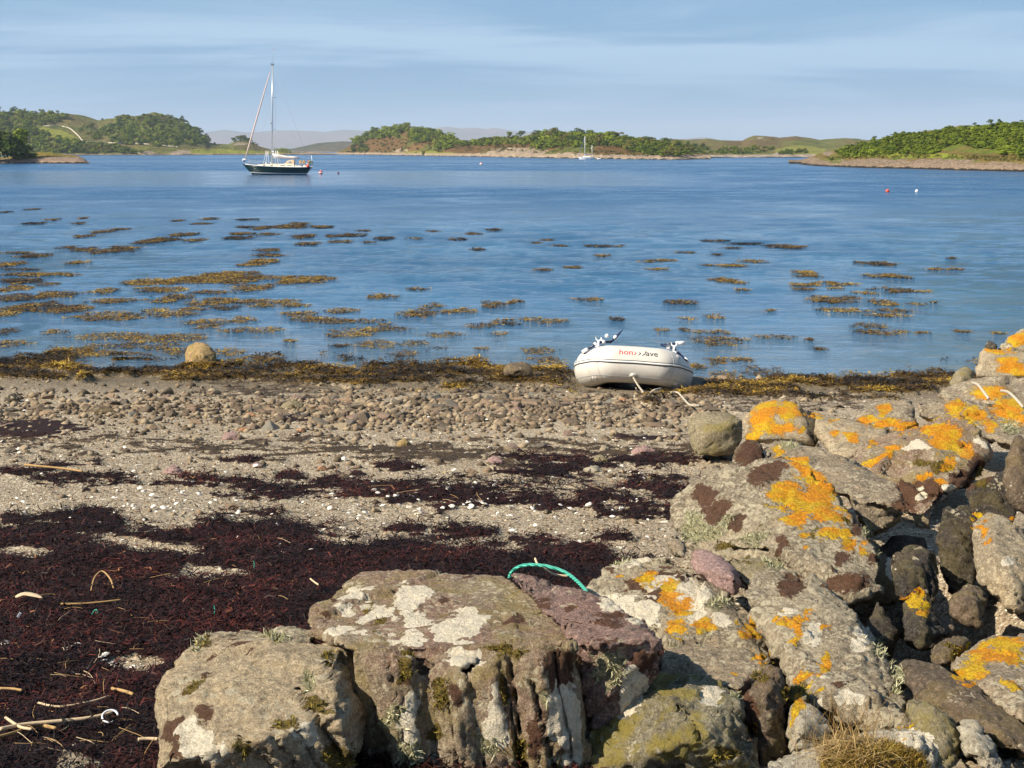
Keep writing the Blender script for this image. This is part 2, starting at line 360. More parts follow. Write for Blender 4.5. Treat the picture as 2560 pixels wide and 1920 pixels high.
def weed_line(px, py, q):
    """yellow brown rockweed along the water's edge"""
    n = fbm(q * 1.6, 4, 51) * 2; n2 = fbm(q * 6., 3, 53) * 2; w = n * 1.4 + n2 * .7
    return smooth(.8, 1.15, ell(px, py, 1588, 962, 178, 32)) * band(px, py, [(-80, 802, 22), (0, 800, 17), (150, 802, 14), (300, 806, 14), (450, 808, 17), (600, 804, 16), (750, 814, 19), (950, 812, 20), (1100, 822, 17), (1240, 834, 14), (1400, 862, 7), (1500, 848, 12), (1650, 838, 16), (1850, 835, 16), (2060, 828, 18), (2250, 836, 20)], w)

def beach_mesh():
    u = np.concatenate([np.linspace(-3, -.30, 30)[:-1], np.linspace(-.30, .30, 380), np.linspace(.30, 3, 30)[1:]])
    y = np.concatenate([np.linspace(-5.6, 4.2, 16)[:-1], 4.2 + (26 - 4.2) * np.linspace(0, 1, 380) ** 1.25, 26 + (13400 - 26) * np.linspace(0, 1, 30)[1:] ** 3])
    U, Y = np.meshgrid(u, y); X = U * (Y + 6); x = X.ravel(); yy = Y.ravel()
    z = beach_z(x, yy)
    q = xz(x, yy); px = 1280 + F * x / np.maximum(yy, .5); py = H0 + F * (HC - z) / np.maximum(yy, .5)
    inb = (yy > 4.2) & (yy < 25)
    w = np.zeros(len(x)); wb = w.copy(); wl = w.copy()
    w[inb] = wrack(px[inb], py[inb], q[inb]); wb[inb] = wrack_brown(px[inb], py[inb], q[inb]); wl[inb] = weed_line(px[inb], py[inb], q[inb])
    z = z + w * .022 + wb * .02 + wl * (.07 + fbm(q * 2.2, 3, 61) * .12)
    z = z + np.where(inb, fbm(q * 14, 3, 5) * .012 + fbm(q * 45, 2, 6) * .007, 0)
    n, m_ = len(y), len(u); i = np.arange(n * m_).reshape(n, m_)
    Fq = np.stack([i[:-1, :-1], i[:-1, 1:], i[1:, 1:], i[1:, :-1]], -1).reshape(-1, 4)
    m = M('gravel_beach', .9, .2); pos = m.tc.outputs['Object']
    big = m.noise(1.1, 5, .6, pos)
    va = m.n('ShaderNodeTexVoronoi'); va.inputs['Scale'].default_value = 75; m.l(pos, va.inputs['Vector'])
    vb = m.n('ShaderNodeTexVoronoi'); vb.inputs['Scale'].default_value = 30; m.l(pos, vb.inputs['Vector'])
    vc = m.n('ShaderNodeTexVoronoi'); vc.inputs['Scale'].default_value = 150; m.l(pos, vc.inputs['Vector'])
    pal = [(.0, (.09, .065, .04)), (.14, (.20, .15, .095)), (.30, (.32, .25, .165)), (.50, (.44, .355, .24)), (.70, (.36, .235, .14)), (.78, (.25, .235, .18)), (.84, (.64, .55, .40)), (.93, (.86, .79, .65))]
    def cell(v):
        s_ = m.n('ShaderNodeSeparateColor'); m.l(v.outputs['Color'], s_.inputs[0]); return s_.outputs
    ca, cb_, cc = cell(va), cell(vb), cell(vc)
    c = m.mix(.5, m.ramp(ca[0], pal, True), m.ramp(cc[0], pal, True))
    c = m.mix(m.rng(cb_[1], .80, .84), c, m.ramp(cb_[0], pal, True))
    c = m.mix(m.rng(va.outputs['Distance'], .38, .72, 0, .6), c, (.14, .115, .085))
    c = m.mix(m.math('MULTIPLY', m.rng(big, .42, .62), .35), c, (.40, .345, .255))
    wn_ = m.attr('wet'); c = m.mix(m.math('MULTIPLY', wn_, .75), c, m.mix(m.noise(22, 5, .6), (.035, .028, .018), (.13, .10, .06)))
    nn = m.math('MULTIPLY', m.math('SUBTRACT', m.noise(30, 6, .7, pos), .5), 1.6)
    c = m.mix(m.rng(m.math('ADD', m.attr('weed'), nn), .45, .62), c, m.ramp(m.noise(60, 4, .7), [(.35, (.018, .012, .005)), (.5, (.06, .036, .01)), (.68, (.15, .09, .015))]))
    c = m.mix(m.rng(m.math('ADD', m.attr('brown'), nn), .5, .68), c, m.ramp(m.noise(60, 4, .7), [(.35, (.025, .018, .012)), (.68, (.10, .065, .035))]))
    c = m.mix(m.rng(m.math('ADD', m.attr('wrack'), m.math('MULTIPLY', nn, .7)), .42, .56), c, m.ramp(m.noise(70, 4, .7), [(.35, (.006, .004, .004)), (.55, (.022, .008, .007)), (.7, (.07, .02, .014))]))
    h = m.math('ADD', m.math('MULTIPLY', va.outputs['Distance'], -.6), m.math('MULTIPLY', vb.outputs['Distance'], -.8))
    h = m.math('ADD', h, m.math('MULTIPLY', m.noise(120, 4, .7), .5))
    mat = m.done(c, m.bump(h, .010, 1))
    wet = smooth(waterY(x) - 4.6, waterY(x) - 1.2, yy) * np.where(yy < 40, 1, 0)
    me = mesh_np('beach', np.stack([x, yy, z], 1), Fq, mat, {'wrack': w, 'brown': wb, 'weed': wl, 'wet': wet})
    o = add('beach', me); o['kind'] = 'structure'
    return o
beach_mesh()

# ------------------------------------------------------------------ water
FP = [(145,42,18,3),(25,53,18,2),(222,86,28,3),(147,102,38,4),(355,80,18,3),(342,102,25,4),(357,158,42,6),(450,138,35,6),(515,128,38,4),(907,83,33,4),(1075,85,38,3),(768,91,25,3),(868,105,38,3),(800,150,50,7),(655,178,50,14),(730,172,50,7),(845,175,40,5),(1060,118,38,4),(1140,121,45,8),(1265,116,65,9),(1295,103,38,4),(1388,118,40,5),(1050,147,48,5),(1155,149,45,5),(1030,164,50,8),(1308,158,50,8),(1330,190,42,7),(1520,153,50,6),(1440,157,38,5),(1475,181,48,5),(1575,134,33,4),(1660,167,38,6),(1590,184,28,3),(1865,138,25,4),(2043,147,32,4),(1980,172,35,5),(1795,168,28,3),(2065,215,28,6),(2130,130,30,4),(60,230,62,6),(150,243,70,8),(290,207,35,6),(360,215,45,8),(490,217,90,15),(30,280,45,12),(80,302,70,4),(335,271,42,7),(1150,219,55,6),(1160,240,70,7),(1145,265,70,8),(1090,280,48,6),(190,322,120,8),(90,350,85,14),(40,385,60,14),(210,365,38,6),(640,355,90,14),(800,350,70,16),(930,340,110,18),(1010,320,90,10),(1100,335,60,10),(1030,355,65,9),(690,390,90,16),(1305,345,115,18),(1100,380,80,14),(450,395,55,12),(250,410,80,14),(80,425,100,18),(740,425,75,16),(920,400,80,8),(490,437,95,11),(910,440,80,16),(1130,440,120,11),(1270,457,60,9),(200,465,110,26),(60,475,80,26),(300,475,70,18),(480,505,140,20),(670,480,45,8),(830,475,50,10),(740,498,75,12),(970,467,60,9),(1130,458,50,8),(900,530,90,14),(1050,518,60,13),(1290,495,70,16),(1480,478,65,11),(1340,515,80,11),(1430,525,90,13),(1570,525,80,11),(1660,540,40,6),(1800,490,70,18),(1870,458,40,12),(1940,485,50,8),(2000,480,50,12),(2140,455,80,16),(1090,565,100,14),(890,552,40,10),(1520,575,90,18),(1650,560,120,10),(1645,417,72,11),(1800,386,56,6),(30,570,50,18),(250,570,45,10),(40,620,60,17),(440,590,140,16),(620,600,80,18),(760,600,90,20),(420,635,60,16),(560,630,70,15),(280,655,50,13),(700,640,70,18),(380,665,150,18),(800,655,60,18),(1620,625,110,15),(1790,618,55,15),(1740,670,50,18),(1260,610,28,5),(1920,583,80,11),(2070,545,60,13),(2160,580,40,8),(2180,530,60,13),(2080,645,35,5),(1460,632,28,5),(985,655,60,20)]
FR = [(155,175,22,4),(105,187,22,3),(205,199,35,3),(400,200,70,5),(395,242,35,5),(140,303,38,5),(260,293,33,5),(660,262,60,4),(580,268,38,3),(620,300,45,4),(750,228,35,4),(880,178,55,3),(1020,190,70,4),(1190,204,90,8),(960,209,42,3),(1040,266,55,6),(950,284,70,6),(855,284,25,3),(885,237,18,2),(1560,276,80,8),(1590,328,80,8),(1690,336,38,4),(1895,253,25,3),(1835,300,42,5),(1910,300,38,4),(1265,315,42,8),(1290,331,55,5),(920,348,60,11),(975,358,38,6),(1003,389,35,5),(1265,367,60,8),(1260,386,55,6),(1395,362,75,9),(1640,390,90,13),(1400,382,30,4),(1530,403,45,6),(1740,395,60,6),(1350,430,60,13),(1450,425,60,8),(1600,445,60,15),(1410,440,90,8),(1440,478,100,11),(1650,478,75,10),(1620,500,80,9),(1750,450,40,6),(1830,443,14,3),(325,430,52,8),(730,443,70,11),(1110,478,25,3),(755,513,42,9),(880,506,48,10),(20,440,25,8),(60,518,70,9),(160,525,75,9),(455,516,28,9),(645,562,38,9),(740,560,30,8),(820,573,60,8),(905,574,40,9),(1545,545,70,13),(1620,575,100,11),(1530,570,50,10),(1130,593,80,9),(880,610,90,20),(960,605,60,9),(1770,575,30,4),(1945,570,28,5),(2095,577,28,5),(1330,645,25,5),(1285,605,18,5),(120,652,70,15),(140,690,80,11),(930,690,90,11),(1000,690,38,8),(930,765,70,22),(1080,740,90,24),(800,722,26,12),(1490,755,60,13),(1600,765,50,8),(880,700,30,16)]
patches = [(a / 1.728, 500 + b / 1.728, c / 1.728, d / 1.728) for a, b, c, d in FP] + [(1280 + a / 1.728, 500 + b / 1.728, c / 1.728, d / 1.728) for a, b, c, d in FR]
def water():
    u = np.linspace(-2.2, 2.2, 12); y = np.array([14, 20, 30, 50, 90, 160, 300, 600, 1200, 2500, 5000, 8100, 13200.])
    U, Y = np.meshgrid(u, y); X = U * (Y + 6)
    n, k = len(y), len(u); i = np.arange(n * k).reshape(n, k)
    Fq = np.stack([i[:-1, :-1], i[:-1, 1:], i[1:, 1:], i[1:, :-1]], -1).reshape(-1, 4)
    m = M('sea_water', .04, .5); m.b.inputs['IOR'].default_value = 1.33; pos = m.tc.outputs['Object']
    sp = m.n('ShaderNodeSeparateXYZ'); m.l(pos, sp.inputs[0])
    far = m.rng(sp.outputs['Y'], 22, 130); near = m.rng(sp.outputs['Y'], 30, 20)
    # long slicks of calm water between rippled lanes, wider with distance
    lanes = m.noise(1, 4, .55, pos, .5, (.010, .030, 1)); lanes2 = m.noise(1, 3, .5, pos, .5, (.0022, .012, 1))
    l1 = m.rng(lanes, .40, .58); l2 = m.rng(lanes2, .38, .56)
    yw = m.math('MULTIPLY', sp.outputs['Y'], m.math('ADD', .86, m.math('MULTIPLY', m.noise(1, 4, .6, pos, .3, (.012, .004, 1)), .28)))
    slick = m.math('MULTIPLY', m.math('MULTIPLY', m.rng(yw, 118, 150), m.rng(yw, 262, 225)), m.rng(sp.outputs['X'], 34, 4))
    rip = m.mix(far, l1, m.math('ADD', .55, m.math('MULTIPLY', l2, .45)))
    rip = m.math('MULTIPLY', rip, m.math('SUBTRACT', 1., m.math('MULTIPLY', slick, .93)))
    gust = m.rng(m.noise(1, 10, .82, pos, .2, (.10, .085, 1)), .38, .64, .45, 1.35)
    rip = m.math('MULTIPLY', m.math('ADD', m.math('MULTIPLY', rip, .78), .22), m.rng(sp.outputs['Y'], 20, 45, .45, 1))
    rip = m.math('MULTIPLY', rip, gust)
    w1 = m.noise(1, 8, .62, pos, .35, (.30, .55, 1)); w2 = m.noise(1, 3, .6, pos, .4, (6, 12, 1))
    wv = m.n('ShaderNodeTexWave', wave_type='BANDS', bands_direction='Y'); wv.inputs['Scale'].default_value = .9; wv.inputs['Distortion'].default_value = 11; wv.inputs['Detail'].default_value = 3; wv.inputs['Detail Scale'].default_value = .4
    m.l(pos, wv.inputs['Vector'])
    h = m.math('ADD', m.math('MULTIPLY', w1, .15), m.math('MULTIPLY', w2, .014))
    h = m.math('ADD', h, m.math('MULTIPLY', m.math('MULTIPLY', wv.outputs['Fac'], m.rng(sp.outputs['Y'], 60, 26)), .020))
    h = m.math('MULTIPLY', h, rip)
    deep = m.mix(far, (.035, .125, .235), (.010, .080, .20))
    deep = m.mix(m.math('MULTIPLY', m.rng(gust, .5, 1.3), .5), deep, (.006, .055, .150))  # gusts darken the base colour, standing in for ripples that reflect less sky
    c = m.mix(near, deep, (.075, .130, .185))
    c = m.mix(m.math('MULTIPLY', m.rng(m.noise(1.6, 5, .7, pos), .5, .75), m.rng(sp.outputs['Y'], 34, 21)), c, (.17, .185, .18))
    sh = m.noise(1, 5, .62, pos, .2, (22, 9, 1))        # pale shell grit showing through the shallows
    c = m.mix(m.math('MULTIPLY', m.rng(sh, .66, .74), m.rng(sp.outputs['Y'], 27, 20, 0, .5)), c, (.55, .53, .48))
    rough = m.math('ADD', .05, m.math('MULTIPLY', m.math('MULTIPLY', rip, far), .22))
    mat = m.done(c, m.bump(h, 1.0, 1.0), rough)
    # real waves: a fine sheet where the camera looks, each stretch carrying every wavelength it can resolve
    yb = 1 / np.linspace(1 / 19.5, 1 / 420, 470); ub = np.concatenate([[-2.2, -1.2, -.6], np.linspace(-.335, .335, 430), [.6, 1.2, 2.2]])
    yy_ = np.concatenate([[14, 17], yb, [600, 1200, 2500, 5000, 8100, 13200.]]); U, Y = np.meshgrid(ub, yy_); X = U * (Y + 1.5)
    k = len(ub); n = len(yy_); i = np.arange(n * k).reshape(n, k); Fq = np.stack([i[:-1, :-1], i[:-1, 1:], i[1:, 1:], i[1:, :-1]], -1).reshape(-1, 4)
    x, y = X.ravel(), Y.ravel(); dy_ = np.repeat(np.gradient(yy_), k); z = np.zeros(len(x)); q = xz(x, y)
    calm = smooth(125, 150, y + fbm(q * .03, 3, 301) * 60) * smooth(262, 232, y + fbm(q * .03, 3, 302) * 60) * smooth(30, 6, x)
    calm = np.maximum(calm, .75 * smooth(.04, .22, fbm(q * np.array([.022, .035, 1]), 3, 303)) * smooth(120, 70, y))
    gust = np.clip(.75 + fbm(q * np.array([.05, .09, 1]), 4, 304) * 2.4, .25, 1.5)
    amp = (1 - .90 * calm) * gust * np.interp(y, [19, 24, 34, 60, 140, 420], [.25, .40, .75, 1, 1.1, 1.0])
    dm = np.ones(len(x))
    for (cx, cy, rx, ry) in patches:
        Yc = F * HC / (cy - H0); Xc = (cx - 1280) * Yc / F; ax = rx * Yc / F * 1.6 + .1; ay = ry * Yc * Yc / (F * HC) * 1.6 + .3
        a_, b_ = np.searchsorted(yy_, [Yc - 3 * ay, Yc + 3 * ay]); sl_ = slice(a_ * k, b_ * k)
        dm[sl_] = np.minimum(dm[sl_], 1 - .95 * np.exp(-(((x[sl_] - Xc) / ax) ** 2 + ((y[sl_] - Yc) / ay) ** 2)))
    amp = amp * dm
    for o_, lam in enumerate((5., 2.8, 1.6, .9, .5, .28, .16)):
        ang = (.25, -.3, .1, -.15, .35, 0, .2)[o_]; c_, s_ = math.cos(ang), math.sin(ang)
        qq = np.stack([(x * c_ - y * s_) / (lam * 1.9), (x * s_ + y * c_) / lam, np.full(len(x), o_ * 7.7)], 1)
        wn_ = 1 - np.abs(2 * vnoise(qq, 310 + o_) - 1) * 1.6
        keep = smooth(1.2, 2.3, lam / dy_) * (smooth(25, 60, y) if lam > 2 else 1)
        z += (wn_ - .2) * lam * .030 * keep * amp * (.22, .38, .8, 1.3, 1.6, 1.5, 1.3)[o_]
    z -= .022 * smooth(30, 60, y)
    z[(y > 425) | (y < 19)] = 0
    me = mesh_np('sea', np.stack([x, y, z - .006 * 0], 1), Fq, mat)
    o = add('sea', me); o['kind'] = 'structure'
water()

# ------------------------------------------------------------------ land masses across the bay
def paint(px, py, spots):
    r = np.zeros(len(px))
    for s in spots: r = np.maximum(r, 1 / (1 + ell(px, py, *s) ** 3.2) * 1.02)
    return r
class Land:
    def __init__(s, name, shore, skyl, back, mat, step=4., rows=34, rough=1., shape=.62, seed=1, rock=(), green=(), brown=(), lift=0):
        a, b = skyl[0][0], skyl[-1][0]; s.px = np.arange(a, b + step, step); s.t = np.concatenate([np.linspace(0, 1, rows), 1 + np.array([.15, .4, .8, 1.3])])
        ps = np.interp(s.px, [p[0] for p in shore], [p[1] for p in shore]); s.Ys = F * HC / (ps - H0)
        pk = np.interp(s.px, [p[0] for p in skyl], [p[1] for p in skyl])
        Yr = s.Ys + back; Zr = np.maximum(HC - (pk + lift - H0) * Yr / F, .4)
        T, PX = np.meshgrid(s.t, s.px, indexing='ij'); Y = s.Ys + (Yr - s.Ys) * T
        prof = np.where(T <= 1, np.clip(T, 0, 1) ** shape, 1 - .8 * (T - 1) ** 1.3)
        Z = Zr * prof; X = (PX - 1280) * Y / F
        q = np.stack([X.ravel(), Y.ravel(), np.zeros(X.size)], 1)
        sc = 1 / np.mean(s.Ys); nz = fbm(q * sc * 26, 5, seed).reshape(X.shape); nz2 = fbm(q * sc * 110, 4, seed + 5).reshape(X.shape)
        amp = np.mean(Zr) * .35 * rough; env = np.sin(np.clip(T, 0, 1) * math.pi) ** .7
        Z = Z + nz * amp * env + nz2 * amp * .35 * np.clip(T * 6, 0, 1)
        Z = np.where(T == 0, -.6, Z); Z = np.where(T > 1.5, -1, Z)
        s.X, s.Y, s.Z = X, Y, Z; s.pxg = PX; s.pyg = H0 + F * (HC - Z) / Y
        n, k = X.shape; i = np.arange(n * k).reshape(n, k)
        Fq = np.stack([i[:-1, :-1], i[:-1, 1:], i[1:, 1:], i[1:, :-1]], -1).reshape(-1, 4)
        c = np.stack([paint(s.pxg.ravel(), s.pyg.ravel(), rock), paint(s.pxg.ravel(), s.pyg.ravel(), green), paint(s.pxg.ravel(), s.pyg.ravel(), brown)], 1)
        V = np.stack([X.ravel(), Y.ravel(), Z.ravel()], 1); org = np.array([X[0].mean(), Y[0].mean(), 0])
        s.o = add(name, mesh_np(name, V - org, Fq, mat, {'tint': c}), loc=org); s.o['kind'] = 'structure'
    def at(s, px, py):
        j = int(np.clip(round((px - s.px[0]) / (s.px[1] - s.px[0])), 0, len(s.px) - 1)); col = s.pyg[:, j]; nr = int((s.t <= 1).sum())
        for i in range(nr - 1):
            a, b = col[i], col[i + 1]
            if a >= py > b:
                f = (a - py) / max(a - b, 1e-6); Yy = s.Y[i, j] * (1 - f) + s.Y[i + 1, j] * f; Zz = s.Z[i, j] * (1 - f) + s.Z[i + 1, j] * f
                return Vector(((px - 1280) * Yy / F, Yy, Zz))
        i = nr - 1 if py < col[:nr].min() + 1 else 1
        return Vector(((px - 1280) * s.Y[i, j] / F, s.Y[i, j], s.Z[i, j]))
def land_mat(name, green, green2, brown, rock, zrock, sc, bare=.0):
    m = M(name, .95, .1); v = m.tc.outputs['Object']
    g = m.n('ShaderNodeNewGeometry'); sp = m.n('ShaderNodeSeparateXYZ'); m.l(g.outputs['Position'], sp.inputs[0])
    n1 = m.noise(sc, 6, .6, v, .4); n2 = m.noise(sc * 5, 6, .65, v, .4); n3 = m.noise(sc * 22, 5, .7, v)
    c = m.mix(m.rng(n2, .38, .62), green, green2); c = m.mix(m.rng(m.math('ADD', n1, m.math('MULTIPLY', n3, .25)), .56, .68), c, brown)
    at = m.n('ShaderNodeAttribute', attribute_name='tint'); sa = m.n('ShaderNodeSeparateColor'); m.l(at.outputs['Color'], sa.inputs[0])
    ed = m.math('MULTIPLY', m.math('SUBTRACT', n2, .5), 1.3)
    c = m.mix(m.rng(m.math('ADD', sa.outputs[2], ed), .42, .58), c, m.mix(m.rng(n3, .35, .65), tuple(x * .6 for x in brown), brown))
    c = m.mix(m.rng(m.math('ADD', sa.outputs[1], m.math('MULTIPLY', ed, .5)), .42, .52), c, m.mix(n3, tuple(x * 1.25 for x in green2), (green2[0] * 1.6, green2[1] * 1.45, green2[2])))
    rk = m.mix(m.rng(n3, .36, .62), tuple(x * .55 for x in rock), tuple(min(1, x * 1.25) for x in rock))
    c = m.mix(m.rng(m.math('ADD', sa.outputs[0], m.math('MULTIPLY', ed, 1.5)), .45, .55), c, rk)
    zz = m.math('ADD', sp.outputs['Z'], m.math('MULTIPLY', m.math('SUBTRACT', n2, .5), zrock * 1.5))
    c = m.mix(m.rng(zz, zrock * 1.05, zrock * .9), c, rk)
    if bare: c = m.mix(m.rng(n3, .66, .70, 0, bare), c, rk)
    c = m.mix(m.rng(zz, .30, .22), c, (.03, .026, .02))
    return m.done(c, m.bump(m.math('ADD', n2, m.math('MULTIPLY', n3, .4)), 1.2 / sc * .12, .8))
G1, G2, BR, RK = (.055, .075, .018), (.115, .135, .032), (.155, .100, .042), (.33, .255, .19)
lm_left = land_mat('grassy_hill', (.085, .105, .020), (.15, .165, .030), (.16, .135, .045), RK, .9, .012)
lm_isl = land_mat('island_scrub', (.07, .09, .018), (.13, .14, .03), (.17, .10, .038), (.34, .265, .19), 1.6, .03, .3)
lm_head = land_mat('headland_scrub', (.08, .115, .016), (.15, .18, .028), (.19, .14, .045), (.25, .185, .13), 0.6, .09)
lm_far = land_mat('moorland', (.10, .125, .035), (.17, .18, .05), (.19, .14, .06), (.42, .34, .27), 1.2, .012, .4)
lm_mt = land_mat('far_hills', (.06, .058, .05), (.09, .075, .065), (.17, .10, .085), (.24, .17, .14), 1., .0010)
lm_mid = land_mat('wooded_ridge', (.04, .055, .022), (.07, .085, .03), (.11, .09, .05), (.3, .25, .2), 1., .006)

def z2(x, y): return (x / 2.458, 240 + y / 2.458)
def z3(x, y): return (800 + x / 2.212, 260 + y / 2.212)
def z4(x, y): return (1700 + x / 2.572, 260 + y / 2.572)
# far mountains (about 6.5 km off), then nearer ridges
Land('distant_mountains', [(-900, 377.02), (3400, 377.02)], [(-900, 352), (0, 345), (400, 338), (500, 332), (560, 325), (620, 331), (700, 327), (765, 326), (810, 330), (860, 325), (920, 328), (1000, 330), (1058, 323), (1116, 317), (1152, 321), (1184, 319), (1220, 323), (1239, 319), (1275, 326), (1400, 338), (1600, 352), (1690, 349), (1762, 343), (1800, 350), (2000, 356), (2500, 350), (3400, 345)],
     1500, lm_mt, 6, 26, 1.1, .7, 3)
Land('far_wooded_ridge', [(600, 380.3), (2000, 380.3)], [(640, 377), (732, 371), (793, 358), (854, 353), (900, 356), (1000, 366), (1100, 352), (1300, 350), (1500, 362), (1700, 352), (1745, 347), (1800, 352), (1900, 362), (2000, 372)], 260, lm_mid, 4, 20, 1.1, .7, 5)
left = Land('left_hill', [(-500, 389), (900, 387)],
     [(-500, 300), (-200, 280)] + [z2(*p) for p in ((0, 100), (150, 98), (240, 105), (340, 102), (430, 108), (480, 115), (560, 133), (600, 148), (640, 147), (700, 138), (720, 121), (760, 118), (820, 125), (900, 108), (950, 101), (1000, 115), (1050, 135), (1150, 170), (1200, 205), (1260, 250), (1285, 288), (1330, 298), (1400, 298), (1440, 275), (1500, 270), (1560, 290), (1600, 312), (1650, 328), (1690, 338), (1760, 340), (1800, 352), (1900, 347), (2000, 352), (2060, 366))],
     330, lm_left, 3.2, 44, .8, .8, 7,
     green=[(150, 348, 60, 20, 20), (560, 383, 140, 6), (520, 377, 60, 5)], brown=[(650, 367, 60, 8), (500, 370, 60, 4), (395, 300, 60, 8, -10), (180, 295, 30, 8, 20)],
     rock=[(370, 383, 22, 5), (455, 381, 30, 5), (600, 360, 20, 4), (800, 384, 50, 4)])
farR = Land('far_right_hill', [(1500, 395), (2300, 393.5)],
     [(1600, 352)] + [z4(*p) for p in ((-100, 225), (0, 226), (100, 232), (170, 222), (240, 232), (400, 238), (440, 218), (480, 205), (560, 208), (640, 216), (700, 212), (750, 207), (830, 218), (900, 230), (1000, 222), (1100, 220), (1200, 232), (1500, 240))],
     420, lm_far, 3.2, 34, .9, .75, 11, green=[(2000, 378, 60, 14, 0), (1960, 390, 60, 4)], brown=[(1880, 358, 70, 8), (1960, 345, 50, 6)], rock=[(1850, 392, 120, 3.4), (1950, 384, 20, 2.5), (1900, 345, 8, 2)])
isl = Land('wooded_island', [z3(60, 279), z3(270, 281), z3(700, 289), z3(1000, 294), z3(1430, 302), z3(1800, 306), z3(2160, 310)],
     [z3(*p) for p in ((70, 278), (95, 268), (150, 242), (200, 205), (260, 185), (300, 165), (370, 155), (430, 132), (485, 120), (540, 138), (590, 165), (660, 172), (740, 192), (790, 214), (850, 215), (900, 200), (1000, 200), (1040, 185), (1110, 180), (1200, 182), (1300, 165), (1390, 168), (1500, 175), (1600, 186), (1700, 196), (1800, 210), (1900, 222), (1980, 238), (2040, 275), (2080, 296), (2140, 306), (2160, 309))],
     130, lm_isl, 3, 40, 1.0, .62, 13, green=[z3(580, 274) + (70, 6), z3(1990, 296) + (20, 4)], brown=[z3(300, 225) + (80, 20), z3(680, 205) + (40, 14), z3(800, 250) + (50, 14), z3(480, 150) + (18, 14), z3(1620, 255) + (50, 12), z3(1100, 215) + (90, 14)],
     rock=[z3(1100, 265) + (62, 10), z3(1380, 285) + (45, 7), z3(440, 258) + (16, 4), z3(960, 270) + (20, 6), z3(1750, 296) + (50, 4), z3(490, 130) + (8, 7)])
head = Land('right_headland', [z4(690, 382), z4(870, 398), z4(1200, 411), z4(1500, 417), z4(1800, 426), z4(2212, 436), (3300, 452)],
     [z4(*p) for p in ((698, 380), (760, 364), (850, 338), (900, 318), (950, 306), (1000, 292), (1050, 276), (1100, 270), (1200, 246), (1300, 222), (1400, 198), (1600, 172), (1700, 158), (1800, 138), (1990, 132), (2100, 126), (2212, 112))] + [(2750, 285), (3300, 270)],
     60, lm_head, 3.2, 44, .55, .7, 17, green=[z4(1500, 330) + (120, 6)], brown=[z4(1500, 310) + (150, 8, 2), z4(2000, 340) + (80, 9), z4(1150, 320) + (60, 8), z4(900, 335) + (25, 6)],
     rock=[z4(850, 368) + (55, 9, 12), z4(1300, 382) + (110, 11, 2), z4(1700, 385) + (120, 12, 2), z4(2100, 400) + (90, 9, 3), z4(950, 318) + (12, 6), z4(1105, 270) + (9, 4), z4(2650, 410) + (300, 9)])
point = Land('left_point', [(-500, 412), (0, 409), (100, 408.5), (220, 409)], [(-500, 380), (-60, 388), (0, 392), (60, 390), (78, 384), (100, 379), (130, 381), (160, 387), (195, 389), (212, 397), (222, 407)],
     30, land_mat('outcrop', (.10, .11, .02), (.20, .18, .03), (.22, .15, .03), (.30, .215, .16), 1.1, .12), 2.4, 26, .9, .5, 19, green=[(45, 398, 30, 7)], rock=[(150, 400, 70, 8), (200, 398, 18, 9)])

def ribbon_on(land, pts, w, name, mat, lift=.5):
    V = []; 
    path = spline([Vector((x, y, 0)) for x, y in pts], 10)
    for k, p in enumerate(path):
        g = land.at(p.x, p.y); t = path[min(k + 1, len(path) - 1)] - path[max(k - 1, 0)]; t.normalize()
        V.append(g + Vector((0, 0, lift)))
    bm = bmesh.new(); rows = []
    for k, p in enumerate(V):
        t = (V[min(k + 1, len(V) - 1)] - V[max(k - 1, 0)]).normalized(); s_ = Vector((t.z, 0, -t.x)) if abs(t.z) > abs(t.x) else Vector((0, 0, 1))
        s_ = Vector((-t.z, 0, t.x)).normalized(); dn = Vector((0, .8, 0))
        rows.append([bm.verts.new(p - s_ * w - dn), bm.verts.new(p - s_ * w), bm.verts.new(p + s_ * w), bm.verts.new(p + s_ * w + dn)])
    for a, b in zip(rows, rows[1:]):
        for k in range(3): bm.faces.new((a[k], a[k + 1], b[k + 1], b[k]))
    return add(name, bm_me(name, bm, mat))
trk = plain('track_grit', (.42, .38, .31), .9, .1, .25, .4)
o = ribbon_on(left, [z2(*p) for p in ((265, 188), (330, 187), (380, 190), (425, 202), (455, 225), (485, 252), (512, 280), (600, 290), (700, 293), (820, 296), (960, 304), (1090, 318))], .33, 'track', trk, .6); o['kind'] = 'structure'

